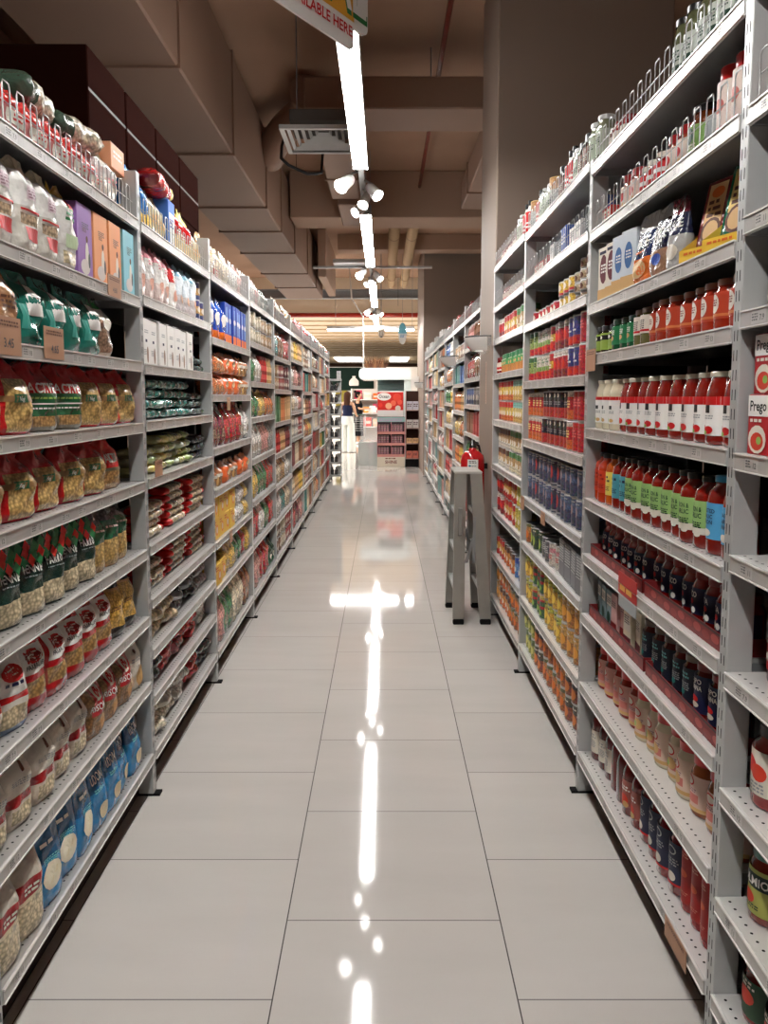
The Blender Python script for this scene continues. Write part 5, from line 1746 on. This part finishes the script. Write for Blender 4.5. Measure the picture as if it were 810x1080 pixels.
B.row(3, [('can_redplain', 2), ('can_navy', 2), ('can_red', 3), ('can_flower', 1), ('can_greenwhite', 3), ('can_green', 2)], tiers=2)
B.row(4, [('can_redplain', 3), ('can_fire', 1), ('can_black', 6), ('can_fire', 4)], tiers=2)
B.row(5, [('can_slate', 5), ('can_slatered', 2), ('can_slate', 3), ('can_slatered', 1), ('can_slate', 2)], tiers=2)
B.row(6, [('grey_multi', 4), ('can_whitep', 2), ('can_grey', 2), ('can_moss', 3), ('can_amber', 1)])
B.row(7, [('can_gold', 4), ('can_yellow', 4), ('can_stripe', 3), ('can_yellow', 2)], tiers=2)
B.row(8, [('can_peach', 3), ('can_amber', 5), ('can_peach', 2), ('can_limeg', 3)], tiers=2)
# ---- right, fourth bay
B = RB_[3]
B.row(0, [('gold_tin', 1), ('striped_bottle', 2), ('green_glass', 2), ('small_redjar', 6)], y0=.03)
B.row(1, [('can_tuna', 9), ('small_redjar', 4)], y0=.03)
B.row(2, [('tin_wgr', 4), ('tin_yel', 5), ('can_red', 3)])
B.row(3, [('green_glass', 1), ('dome_jar', 9), ('small_redjar', 2)])
B.row(4, [('tin_ylg', 5), ('tin_yel', 5), ('tin_rd2', 2)], tiers=2)
B.row(5, [('tin_wgr', 6), ('tin_wht', 6)], tiers=2)
B.row(6, [('tin_lem', 3), ('tin_rd2', 5), ('can_red', 4)], tiers=2)
B.row(7, [('tin_blu', 3), ('tin_org', 4), ('tin_rd2', 4)], tiers=2)
B.row(8, [('can_amber', 5), ('tin_org', 4), ('can_gold', 3)], tiers=2)
# ---- beyond the column
th2 = [['cream', 'tan', 'yellow', 'red'], ['pink', 'brown', 'teal', 'grey'], ['red', 'white', 'brown', 'tan'], ['blue', 'grey', 'teal', 'white'], ['brown', 'orange', 'tan', 'red'], ['orange', 'yellow', 'green', 'tan'], ['tan', 'cream', 'yellow', 'orange'], ['red', 'pink', 'tan', 'maroon'], ['maroon', 'red', 'brown', 'pink']]
kd2 = ['box_', 'fjar_', 'bag_', 'fcan_', 'box_', 'fjar_', 'bag_', 'fjar_', 'bag_']
for n, B in enumerate(FB):
    for k in range(len(B.tops)):
        th = th2[(k + n) % 9]
        c1, c2 = rnd.sample(th, 2)
        kd = kd2[(k + n * 2) % 9]
        if k == 0:
            seq, t = ([('fcan_red', 2), (None, .3), ('fcan_white', 1), ('fjar_red', 2)] if n < 3 else [('fcan_grey', 2), ('box_white', 2)]), 1
        elif n < 3:
            seq, t = [(kd + c1, 4), (kd + c2, 4)], 1
        else:
            kd = 'wbox_' if kd in ('fcan_', 'fjar_') else 'w' + kd
            seq, t = [(kd + c1, 3), (kd + c2, 2)], 1
        B.row(k, seq, tiers=t)
# ------------------------------------------------------------------ step ladder
def bar(b, p0, p1, wx, wy, col, mat):
    p0, p1 = Vector(p0), Vector(p1)
    a = [(-wx / 2, -wy / 2), (wx / 2, -wy / 2), (wx / 2, wy / 2), (-wx / 2, wy / 2)]
    lo = [p0 + Vector((x, y, 0)) for x, y in a]
    hi = [p1 + Vector((x, y, 0)) for x, y in a]
    for k in range(4):
        c = (k + 1) % 4
        b.poly([lo[k], lo[c], hi[c], hi[k]], col, mat)
    b.poly(lo[::-1], col, mat)
    b.poly(hi, col, mat)


AL = lin((156, 153, 146))
root = tag(link('step_ladder', None, None, (.56, 5.2, 0)), 'worn aluminium double step ladder standing beside the column', 'ladder')
tops = {(-1, -1): (-.066, -.15), (-1, 1): (-.066, .15), (1, -1): (.034, -.15), (1, 1): (.034, .15)}
feet = {(-1, -1): (-.078, -.20), (-1, 1): (-.095, .21), (1, -1): (.098, -.20), (1, 1): (.085, .21)}
for k in tops:
    b = MB()
    t, f_ = tops[k], feet[k]
    bar(b, (f_[0], f_[1], .03), (t[0], t[1], .975), .074, .022, AL, M_ALU)
    # flanges of the channel section, turned inwards
    for s in (-1, 1):
        bar(b, (f_[0] + s * .035, f_[1] - k[1] * .018, .03), (t[0] + s * .035, t[1] - k[1] * .018, .97), .004, .02, AL, M_ALU)
    r = b.obj('rail', root)
    q = MB()
    q.box(f_[0] - .035, f_[0] + .035, f_[1] - .022, f_[1] + .022, 0, .035, K.black, M_MATT, .005)
    q.obj('rubber_foot', r)
for s in (-1, 1):
    for z in (.24, .48, .72):
        u = (z - .03) / .945
        y0 = feet[(s, -1)][1] * (1 - u) + tops[(s, -1)][1] * u
        y1 = feet[(s, 1)][1] * (1 - u) + tops[(s, 1)][1] * u
        xa = feet[(s, -1)][0] * (1 - u) + tops[(s, -1)][0] * u
        xb = feet[(s, 1)][0] * (1 - u) + tops[(s, 1)][0] * u
        q = MB()
        bar(q, ((xa + xb) / 2, (y0 + y1) / 2, z - .012), ((xa + xb) / 2, (y0 + y1) / 2, z + .012), .064, y1 - y0 - .02, K.lgrey, M_ALU)
        q.obj('step', root)
b = MB()
b.box(-.104, .072, -.165, .165, .974, .992, lin((190, 188, 182)), M_ALU, .004)
b.obj('top_plate', root)
for y in (-.19, .19):
    q = MB()
    bar(q, (-.03, y, .40), (.015, y, .56), .022, .005, K.grey, M_ALU)
    bar(q, (.02, y, .40), (.022, y, .70), .018, .004, K.grey, M_ALU)
    q.obj('spreader', root)
q = MB()
q.box(-.085, -.055, -.206, -.198, .58, .76, lin((150, 148, 144)), M_ALU, .003)
q.obj('catch_plate', root)

# ------------------------------------------------------------------ fire extinguisher on the column
root = tag(link('fire_extinguisher', None, None, (.632, 5.60, .66)), 'red fire extinguisher with white card hanging on the column behind the ladder', 'fire extinguisher')
RX = lin((176, 16, 20))
b = MB()
b.lathe([(.001, 0), (.075, .0), (.085, .012), (.086, .05), (.086, .36), (.078, .395), (.05, .422), (.028, .43), (.024, .45)], 28, RX, M_GLOSS)
b.obj('cylinder', root)
b = MB()
b.lathe([(.026, .448), (.026, .475), (.016, .48), (.016, .505), (.001, .505)], 14, K.black, M_GLOSS)
b.obj('valve', root)
b = MB()
bar(b, (0, 0, .505), (-.055, -.02, .535), .018, .012, K.black, M_GLOSS)
bar(b, (0, 0, .487), (-.055, -.02, .490), .018, .012, K.black, M_GLOSS)
b.obj('handle', root)
b = MB()
b.tube([(.02, .02, .47), (.05, .06, .46), (.07, .075, .38), (.07, .075, .15), (.065, .07, .08)], .009, 8, K.black, M_GLOSS)
b.obj('hose', root)
b = MB()
mp = cyl_map(.0865)
b.grid(lambda u, v: mp(-.045 + .075 * u, .285 + .085 * v, .002), 6, 1, lambda u, v: K.white, M_PRINT)
b.scribble(mp, -.008, .355, .05, .006, 2, K.dgrey, M_PRINT, .004)
b.oval(mp, -.028, .325, .008, .008, lin((60, 130, 150)), M_PRINT, .004)
b.scribble(mp, .0, .325, .03, .004, 4, K.grey, M_PRINT, .004)
b.obj('label', root)
b = MB()
b.box(.05, .103, -.03, .03, .30, .34, K.black, M_STEEL)
b.obj('wall_bracket', root)

# red lettering strip and clear half-round bins
b = MB()
b.box(-.001, 0, -.02, .02, 0, .30, lin((190, 164, 140)), M_PRINT)
rr = random.Random(3)
z = .01
while z < .29:
    l = rr.uniform(.008, .022)
    b.poly([(-.002, .008, z), (-.002, -.006, z), (-.002, -.006, z + l), (-.002, .008, z + l)], lin((170, 60, 50)), M_PRINT)
    z += l + .006
tag(b.obj('vertical_sticker', None, (.735, 5.70, 1.42)), 'narrow vertical sticker with red lettering on the column', 'sticker')
for (x, y, z), nm in (((.735, 5.62, 1.885), 'clear half-round bin with red and white card fixed to the column'), ((.735, 8.0, 1.87), 'clear half-round bin on the shelving past the column'), ((.735, 14.95, 1.74), 'clear half-round bin on the far column')):
    root = tag(link('half_round_bin', None, None, (x, y, z), -PI / 2), nm, 'bin')
    b = MB()
    b.lathe([(.001, -.118), (.06, -.112), (.11, -.092), (.148, -.052), (.168, 0)], 18, K.white, M_ACRYL, True, -PI / 2, PI / 2)
    b.obj('bowl', root)
    b = MB()
    b.lathe([(.166, -.004), (.172, -.004), (.172, .006), (.166, .006)], 18, K.dgrey, M_GLOSS, True, -PI / 2, PI / 2)
    b.box(-.17, .17, -.004, 0, -.06, .006, K.white, M_ACRYL)
    b.obj('rim', root)
    b = MB()
    b.lathe([(.118, -.0925), (.1515, -.053), (.1705, -.006)], 16, K.white, M_PRINT, True, -1.4, 1.4)
    b.lathe([(.121, -.093), (.146, -.064)], 8, K.red, M_PRINT, True, -.55, .2)
    b.obj('card', root)

# ------------------------------------------------------------------ end rack of the left run
root = tag(link('end_rack', None, None, (-.845, 13.78, 0)), 'narrow grey end rack with small shelves at the end of the left shelving', 'rack')
for x in (-.085, .085):
    b = MB()
    b.box(x - .012, x + .012, .12, .15, 0, 1.79, K.grey, M_STEEL, .002)
    b.obj('post', root)
b = MB()
b.box(-.10, -.094, -.15, .15, .02, 1.79, K.grey, M_STEEL)
b.obj('side_panel', root)
ez = [.12, .34, .56, .78, .98, 1.18, 1.38, 1.58, 1.78]
for z in ez:
    b = MB()
    b.box(-.10, .10, -.15, .15, z - .03, z, K.lgrey, M_STEEL, .002)
    b.obj('shelf', root)
bottle('black_bottle', 'small black bottle', .030, .135, lin((20, 20, 22)), K.black, lin((60, 60, 62)))
carton('white_small', 'small white carton', .07, .14, .07, K.lgrey, [('s', 0, .1, .05, .01, 2, K.grey)])
for n, z in enumerate(ez):
    for q, (key, x) in enumerate((('black_bottle', -.055), ('black_bottle', .012), ('white_small', .055))):
        if n == 8 and q < 2:
            continue
        P = PROTO[key]
        y = -.09 if key == 'black_bottle' else .06
        o = place(P, (-.845 + x, 13.78 + y, z + .001), 0)
        tag(o, f'{P["desc"]} {"beside the inner panel" if q == 0 else "near the aisle edge" if q == 1 else "at the rear"}, {ordw(n + 1)} shelf up of end rack', P['cat'], 'stock of the end rack')

# ------------------------------------------------------------------ kiosk, racks and people in the hall
KW = lin((226, 236, 232))
root = tag(link('juice_kiosk', None, None, (0, 16.98, 0)), 'white kiosk with rounded canopy, glass front and red fruit picture', 'kiosk')
b = MB()
pts = rrect(-.54, .58, 1.84, 2.09, .10)
pts = [(x, z) for x, z in pts]
sq = []
for x, z in pts:
    if x > .3:
        x = .58
        z = 1.84 if z < 1.96 else 2.09
    sq.append((x, z))
ded = []
for p_ in sq:
    if not ded or (abs(p_[0] - ded[-1][0]) + abs(p_[1] - ded[-1][1])) > 1e-5:
        ded.append(p_)
slab_board(b, ded, 0, 1.2, KW, M_GLOSS)
b.obj('canopy', root)
b = MB()
b.box(.43, .58, .02, 1.2, 0, 1.84, KW, M_GLOSS, .01)
b.obj('side_wall', root)
b = MB()
b.box(-.14, .43, .55, .6, 1.05, 1.84, lin((150, 176, 176)), M_GLOSS)
b.obj('rear_panel', root)
for z in (1.66, 1.74):
    b = MB()
    b.box(-.14, .42, .1, .5, z, z + .012, lin((120, 150, 150)), M_GLOSS)
    b.obj('glass_shelf', root)
b = MB()
b.box(-.145, .42, .02, .05, 1.05, 1.60, K.white, M_PRINT, .004)
b.obj('picture_board', root)
b = MB()
mp = lambda u, v, off: (u, .02 - off, v)
b.rect(mp, -.14, .415, 1.19, 1.575, lin((206, 40, 30)), M_PRINT, .001, 2, 2)
b.oval(mp, 0, 1.48, .15, .085, K.white, M_PRINT, .002, 20)
b.text(mp, 'Ocean', 0, 1.45, .07, K.dgrey, M_PRINT, .003, .22)
for x, z, r, c in ((.28, 1.46, .09, lin((226, 70, 50))), (.20, 1.34, .06, lin((236, 110, 80))), (.34, 1.36, .055, lin((236, 90, 70))), (.10, 1.28, .07, lin((240, 180, 140))), (.30, 1.23, .06, K.off), (-.08, 1.30, .05, lin((226, 60, 46)))):
    b.oval(mp, x, z, r, r, c, M_PRINT, .0022)
b.obj('fruit_picture', root)
b = MB()
b.grid(lambda u, v: (-.56 + .42 * u, .05 - .10 * math.sin(u * PI) + (.10 * (1 - v) if u < .5 else 0), .5 * v), 10, 4, lambda u, v: lin((206, 214, 212)), M_GLOSS)
b.box(-.56, -.15, .1, 1.1, .02, .5, lin((206, 214, 212)), M_GLOSS, .02)
b.obj('counter', root)
b = MB()
b.box(-.50, -.15, .02, .03, .5, 1.05, K.white, M_ACRYL)
b.obj('glass_screen', root)

root = tag(link('drink_rack', None, None, (.15, 16.62, 0)), 'two-column drink rack with pink pots below the red picture', 'rack')
b = MB()
b.box(-.295, .29, .0, .31, 0, .24, lin((236, 226, 206)), M_PRINT, .004)
mp = lambda u, v, off: (u, -off, v)
b.scribble(mp, -.01, .165, .22, .022, 1, lin((120, 50, 40)), M_PRINT)
b.text(mp, 'SHINE', .0, .07, .065, lin((130, 40, 34)), M_PRINT, .002, .28)
b.obj('base_panel', root)
b = MB()
b.box(-.295, .29, .30, .32, .24, 1.05, lin((70, 60, 66)), M_MATT)
for x in (-.295, -.005, .28):
    b.box(x, x + .012, .0, .30, .24, 1.05, K.pink, M_GLOSS)
b.obj('frame', root)
b = MB()
b.box(-.295, .292, -.01, .03, .95, 1.045, lin((150, 190, 186)), M_PRINT)
b.scribble(lambda u, v, off: (u, -.01 - off, v), 0, 1.0, .5, .02, 2, lin((190, 160, 190)), M_PRINT)
b.obj('header', root)
dz = (.26, .50, .74)
for z in dz:
    b = MB()
    b.box(-.29, .29, 0, .30, z - .012, z, K.off, M_GLOSS)
    b.box(-.29, .29, -.006, 0, z - .05, z + .005, lin((216, 150, 140)), M_PRINT)
    b.obj('shelf', root)
can('pink_pot', 'pink pot', .026, .075, [(0, lin((214, 150, 170))), (.4, lin((230, 190, 200))), (.8, lin((160, 70, 90)))], detail=False, name='drink_pot', cat='pot', top=K.off)
for n, z in enumerate(dz):
    for cc in range(2):
        for q in range(4):
            o = place(PROTO['pink_pot'], (.15 - .245 + cc * .285 + q * .058, 16.68, z + .001), 0)
            tag(o, f'{ordw(q + 1)} pink pot from the left, {("lower", "middle", "upper")[n]} shelf, {("left", "right")[cc]} half of drink rack', 'pot', 'pink pots on the drink rack')
            o2 = place(PROTO['pink_pot'], (.15 - .245 + cc * .285 + q * .058, 16.68, z + .078), 0)
            tag(o2, f'stacked {ordw(q + 1)} pink pot from the left, {("lower", "middle", "upper")[n]} shelf, {("left", "right")[cc]} half', 'pot', 'pink pots on the drink rack')

root = tag(link('side_rack', None, None, (.605, 16.62, 0)), 'dark-backed narrow rack with boxed goods right of the kiosk', 'rack')
b = MB()
b.box(-.14, .135, .30, .32, .15, 1.60, lin((60, 40, 34)), M_MATT)
b.obj('back_panel', root)
b = MB()
b.box(-.145, .14, 0, .32, 0, .16, K.black, M_MATT)
b.obj('base', root)
for x in (-.148, .136):
    b = MB()
    b.box(x, x + .012, 0, .32, .16, 1.60, lin((190, 150, 140)), M_GLOSS)
    b.obj('side_panel', root)
b = MB()
b.box(-.04, .135, .02, .04, 1.66, 1.90, K.white, M_PRINT)
b.obj('top_card', root)
for z in (.18, .50, .82, 1.20):
    b = MB()
    b.box(-.137, .137, 0, .30, z - .015, z, lin((206, 170, 160)), M_GLOSS)
    b.obj('shelf', root)
for n, (z, c, h, nm) in enumerate(((.18, (226, 130, 110), .15, 'peach carton'), (.50, (230, 190, 140), .10, 'cream carton'), (.82, (220, 214, 210), .17, 'white carton'), (1.20, (206, 206, 216), .18, 'pale grey carton'))):
    carton('rk%d' % n, nm, .12, h, .12, lin(c), [('s', 0, h * .6, .09, h * .12, 2, lin((90, 50, 60)))], name='food_carton')
    for q in range(2):
        o = place(PROTO['rk%d' % n], (.605 - .066 + q * .132, 16.73, z + .001), 0)
        tag(o, f'{("left", "right")[q]} {nm} on the {ordw(n + 1)} shelf up of the rack beside kiosk', 'carton', 'cartons on the side rack')

# dried grass bunch on the kiosk
b = MB()
rr = random.Random(5)
for k in range(260):
    a, r0 = rr.uniform(0, 2 * PI), rr.uniform(0, .22)
    x, y = r0 * math.cos(a), r0 * .7 * math.sin(a)
    L = rr.uniform(.10, .32)
    dx, dy = rr.uniform(-.07, .07) + x * .3, rr.uniform(-.05, .05)
    b.poly([(x - .006, y, 0), (x + .006, y, 0), (x + dx, y + dy, L)], [K.brown, lin((120, 84, 56)), lin((70, 44, 32))][k % 3], M_CLOTH)
o = b.obj('dried_grass', None, (-.18, 17.4, 2.091))
tag(o, 'brown dried grass bunch on the kiosk canopy', 'dried grass', None, 'stuff')
for x, nm in ((-.45, 'thin white pole rising from the left end of the kiosk canopy'),):
    b = MB()
    b.tube([(x, 17.3, 2.09), (x, 17.3, 3.2), (x - .25, 17.3, 3.6), (x - .3, 17.3, 4.3)], .018, 8, K.white, M_GLOSS)
    tag(b.obj('white_pole'), nm, 'pole')

# hall partition with its boards
b = MB()
b.box(-6, 6, 27.2, 27.3, 0, 2.5, K.white, M_PRINT)
struct(b.obj('wall_hall'))
b = MB()
b.box(-2.6, -.35, 27.145, 27.195, 1.70, 2.48, lin((22, 40, 34)), M_MATT)
o = tag(b.obj('menu_board'), 'dark green board with white bottle emblem on the hall wall', 'board')
q = MB()
q.lathe([(.001, 0), (.15, .0), (.17, .05), (.16, .16), (.09, .24), (.05, .27), (.06, .33), (.001, .33)], 16, K.white, M_PRINT)
e = q.obj('bottle_emblem', o, (-1.03, 27.14, 1.86))
e.scale = (1, .08, 1)
b = MB()
b.box(-1.66, -1.26, 27.145, 27.195, 1.15, 1.695, lin((140, 128, 48)), M_PRINT)
tag(b.obj('olive_board'), 'olive yellow board below the dark green board', 'board')
b = MB()
for z in (.5, .95, 1.4):
    b.box(-1.1, .9, 26.2, 26.8, z - .03, z, K.white, M_GLOSS)
b.box(-1.1, .9, 26.8, 26.84, 0, 1.75, K.white, M_GLOSS)
b.box(-1.1, -1.06, 26.2, 26.8, 0, 1.75, K.white, M_GLOSS)
b.box(.86, .9, 26.2, 26.8, 0, 1.75, K.white, M_GLOSS)
tag(b.obj('wall_display'), 'white shelf display behind the two women', 'display')
for n, (z, nm) in enumerate(((.5, 'lower'), (.95, 'middle'), (1.4, 'top'))):
    for q in range(6):
        c = [(226, 110, 40), (214, 60, 50), (236, 200, 170), (226, 150, 60), (190, 60, 90), (240, 230, 220)][(q + n * 2) % 6]
        b = MB()
        h = .20 + .05 * ((q * 5 + n) % 3)
        b.box(-.13, .13, -.1, .1, 0, h, lin(c), M_PRINT, .01)
        b.box(-.10, .10, -.104, -.1, h * .3, h * .6, K.off, M_PRINT)
        o = b.obj('gift_box', None, (-.86 + q * .31, 26.4, z + .001))
        tag(o, f'{ordw(q + 1)} box from the left on the {nm} shelf of the white display', 'box', 'boxes on the white display')
for n, (x, y, sx, sy) in enumerate(((-1.75, 40, 1.3, 4), (.75, 40, .9, 4), (-4, 30, 1.5, 4))):
    b = MB()
    b.box(-sx / 2, sx / 2, -sy / 2, sy / 2, 0, .04, K.white, M_PANEL)
    o = b.obj('ceiling_lamp', None, (x, y, 3.325))
    tag(o, ['wide bright ceiling lamp far back over the green board', 'bright ceiling lamp far back right of the white pole', 'bright ceiling lamp far back on the left'][n], 'lamp', 'hall ceiling lamps')


# ------------------------------------------------------------------ people
def skin_body(name, edges, pts, rad, col, parent, mat, sub=1):
    me = bpy.data.meshes.new(name)
    ks = list(pts)
    me.from_pydata([pts[k] for k in ks], [(ks.index(a), ks.index(b)) for a, b in edges], [])
    o = link(name, me, parent)
    m = o.modifiers.new('skin', 'SKIN')
    for k, v in zip(ks, me.skin_vertices[0].data):
        r = rad[k]
        v.radius = r if isinstance(r, tuple) else (r, r)
        v.use_root = (k == ks[0])
    s = o.modifiers.new('smooth', 'SUBSURF')
    s.levels = s.render_levels = sub
    mt, nt, b = princ('skin_' + name)
    b.inputs['Base Color'].default_value = (*col, 1)
    b.inputs['Roughness'].default_value = .55
    me.materials.append(mt)
    return o


SKIN = lin((206, 160, 130))


def woman(loc, rz, label, hgt, arms, hair, clothes):
    root = tag(link('person', None, None, loc, rz), label, 'person')
    P_, E_, R_ = {}, [], {}

    def add(k, p, r, prev=None):
        P_[k], R_[k] = p, r
        if prev:
            E_.append((prev, k))
    add('pelvis', (0, 0, .92), (.13, .10))
    add('waist', (0, 0, 1.06), (.105, .085), 'pelvis')
    add('chest', (0, -.01, 1.22), (.125, .095), 'waist')
    add('collar', (0, 0, 1.34), (.07, .06), 'chest')
    add('neck', (0, -.005, 1.40), .042, 'collar')
    add('jaw', (0, -.02, 1.45), .062, 'neck')
    add('head', (0, -.012, 1.53), (.082, .092), 'jaw')
    add('crown', (0, 0, 1.60), .05, 'head')
    add('nose', (0, -.112, 1.505), .010, 'head')
    for s in (-1, 1):
        n = 'l' if s < 0 else 'r'
        el, wr_, hd = arms[0 if s < 0 else 1]
        add(n + 'sh', (s * .155, 0, 1.31), .052, 'collar')
        add(n + 'el', el, .038, n + 'sh')
        add(n + 'wr', wr_, .026, n + 'el')
        add(n + 'pm', hd, (.034, .018), n + 'wr')
        d = (Vector(hd) - Vector(wr_)).normalized()
        sd = d.cross(Vector((0, 0, 1))) if abs(d.z) < .8 else Vector((0, 1, 0))
        sd.normalize()
        for q in range(4):
            b0 = Vector(hd) + d * .035 + sd * (q - 1.5) * .017
            ln = (.055, .068, .064, .048)[q]
            add(f'{n}f{q}', tuple(b0), .0085, n + 'pm')
            add(f'{n}g{q}', tuple(b0 + d * ln + Vector((0, -.012, 0))), .007, f'{n}f{q}')
        tb = Vector(hd) + sd * .04
        add(n + 't', tuple(tb), .010, n + 'pm')
        add(n + 'tt', tuple(tb + d * .035), .008, n + 't')
        add(n + 'hip', (s * .085, 0, .86), .095, 'pelvis')
        add(n + 'kn', (s * .09, -.01, .48), .055, n + 'hip')
        add(n + 'an', (s * .09, .01, .09), .036, n + 'kn')
        add(n + 'to', (s * .10, -.12, .03), (.036, .026), n + 'an')
    o = skin_body('body', E_, P_, R_, SKIN, root, None, 1)
    for s in (-1, 1):
        q = MB()
        q.lathe([(.001, -.011), (.010, -.006), (.012, 0), (.010, .006), (.001, .011)], 8, K.white, M_GLOSS)
        e = q.obj('eye', root, (s * .032, -.090, 1.53))
        q = MB()
        q.oval(lambda u, v, off: (u, -.0125 - off, v), 0, 0, .006, .006, K.black, M_GLOSS)
        q.obj('pupil', e)
        q = MB()
        q.lathe([(.001, -.03), (.012, -.01), (.014, .01), (.001, .03)], 8, SKIN, M_CLOTH)
        q.obj('ear', root, (s * .084, .0, 1.51))
    q = MB()
    q.oval(lambda u, v, off: (u, -.0 - off, v), 0, 0, .024, .008, lin((170, 70, 70)), M_CLOTH)
    q.obj('mouth', root, (0, -.094, 1.455))
    hair(root)
    clothes(root)
    root.scale = (hgt / 1.62,) * 3
    return root


def ring_cloth(b, rings, col, mat, n=20):
    """rings [(cx, cy, z, rx, ry)]"""
    i = len(b.v)
    for cx, cy, z, rx, ry in rings:
        for k in range(n):
            a = 2 * PI * k / n
            b.v.append((cx + rx * math.sin(a), cy - ry * math.cos(a), z))
    for s in range(len(rings) - 1):
        for k in range(n):
            c = (k + 1) % n
            b.face((i + s * n + k, i + s * n + c, i + (s + 1) * n + c, i + (s + 1) * n + k), col, mat, True)


def hair_long(root):
    q = MB()
    c = lin((70, 44, 32))
    ring_cloth(q, [(0, .045, 1.18, .075, .03), (0, .05, 1.28, .09, .045), (0, .04, 1.42, .092, .07), (0, .02, 1.53, .098, .092), (0, .012, 1.60, .085, .085), (0, .01, 1.64, .03, .03), (0, .01, 1.645, .002, .002)], c, M_CLOTH)
    q.obj('hair', root)


def hair_bun(root):
    q = MB()
    c = lin((24, 18, 18))
    ring_cloth(q, [(0, .04, 1.43, .06, .05), (0, .03, 1.50, .092, .082), (0, .018, 1.57, .094, .092), (0, .012, 1.62, .06, .06), (0, .01, 1.64, .002, .002)], c, M_CLOTH)
    h = q.obj('hair', root)
    q = MB()
    q.lathe([(.001, -.045), (.035, -.03), (.045, 0), (.035, .03), (.001, .045)], 12, c, M_CLOTH)
    q.obj('hair_bun', h, (0, .10, 1.62))


def clothes_a(root):
    q = MB()
    nv = lin((30, 36, 62))
    ring_cloth(q, [(0, 0, .98, .155, .125), (0, 0, 1.06, .128, .108), (0, -.01, 1.20, .148, .122), (0, -.005, 1.27, .14, .11)], nv, M_CLOTH)
    q.obj('navy_top', root)
    q = MB()
    w_ = lin((226, 230, 224))
    ring_cloth(q, [(0, 0, .74, .175, .13), (0, 0, .90, .165, .135), (0, 0, 1.0, .135, .115), (0, 0, 1.01, .125, .105)], w_, M_CLOTH)
    for s in (-1, 1):
        ring_cloth(q, [(s * .10, 0, .02, .125, .13), (s * .10, 0, .40, .11, .105), (s * .092, 0, .80, .095, .125)], w_, M_CLOTH)
    q.obj('wide_trousers', root)
    for s in (-1, 1):
        q = MB()
        q.box(s * .10 - .042, s * .10 + .042, -.17, .06, 0, .05, K.off, M_CLOTH, .015)
        q.obj('shoe', root)


def clothes_b(root):
    q = MB()
    k_ = lin((22, 22, 26))
    ring_cloth(q, [(0, 0, .26, .20, .16), (0, 0, .60, .175, .15), (0, 0, .90, .165, .135), (0, 0, 1.06, .13, .11), (0, -.01, 1.22, .152, .125), (0, 0, 1.33, .12, .09), (0, 0, 1.37, .06, .055)], k_, M_CLOTH)
    for s in (-1, 1):
        q.tube([(s * .12, 0, 1.31), (s * .175, -.02, 1.24), (s * .185, -.03, 1.14)], [.062, .06, .058], 12, k_, M_CLOTH, caps=False)
    q.obj('black_dress', root)
    for s in (-1, 1):
        q = MB()
        q.box(s * .10 - .045, s * .10 + .045, -.18, .06, 0, .075, K.white, M_CLOTH, .02)
        q.obj('sneaker', root)


woman((-.97, 21.03, 0), PI * .9, 'woman in navy sleeveless top and wide white trousers seen from behind', 1.60,
      [((-.21, -.02, 1.08), (-.20, -.16, .98), (-.18, -.22, .98)), ((.21, -.02, 1.08), (.20, -.16, .98), (.18, -.22, .98))], hair_long, clothes_a)
woman((-.80, 24.66, 0), PI * .45, 'woman in long black dress and white sneakers with hair in bun, holding a white bag', 1.64,
      [((-.20, -.06, 1.10), (-.12, -.24, 1.10), (-.08, -.30, 1.11)), ((.20, -.06, 1.10), (.12, -.24, 1.10), (.08, -.30, 1.11))], hair_bun, clothes_b)
# the white bag in her hands and the bag beside
b = MB()
b.grid(lambda u, v: (.13 * math.sin(u * 2 * PI) * (1 - .3 * v), -.06 * math.cos(u * 2 * PI) * (1 - .5 * v), .02 + .20 * v), 16, 5, lambda u, v: K.white, M_FILM, True, True)
b.poly([(.13 * math.sin(2 * PI * k / 16), -.06 * math.cos(2 * PI * k / 16), .02) for k in range(16)][::-1], K.white, M_FILM)
tag(b.obj('white_bag', None, (-.36, 24.60, .98)), 'white plastic bag held by the woman in black', 'bag')
# trolley between the two women
root = tag(link('shopping_trolley', None, None, (-.72, 22.0, 0)), 'grey shopping trolley in front of the woman in white trousers', 'trolley')
b = MB()
for z in (.55, .68, .81, .92):
    b.tube([(-.2, -.3, z), (.2, -.3, z), (.2, .35, z + .04), (-.2, .35, z + .04)], .006, 6, K.lgrey, M_WIRE, closed=True)
for k in range(4):
    for y in (-.3, .35):
        b.tube([(-.2 + k * .1333, y, .53), (-.2 + k * .1333, y, .94)], .003, 5, K.lgrey, M_WIRE)
    for x in (-.2, .2):
        b.tube([(x, -.3 + k * .2167, .54), (x, -.3 + k * .2167, .94)], .003, 5, K.lgrey, M_WIRE)
b.obj('basket', root)
b = MB()
for x in (-.2, .2):
    b.tube([(x, -.36, .98), (x, -.3, .5), (x, -.28, .16), (x, .34, .14)], .012, 8, K.lgrey, M_STEEL)
b.obj('frame', root)
b = MB()
b.tube([(-.22, -.37, .99), (.22, -.37, .99)], .016, 8, lin((60, 90, 80)), M_GLOSS)
b.obj('handle', root)
for x in (-.2, .2):
    for y in (-.27, .33):
        b = MB()
        b.tube([(x - .014, y, .055), (x + .014, y, .055)], .055, 14, K.black, M_MATT)
        b.obj('wheel', root)
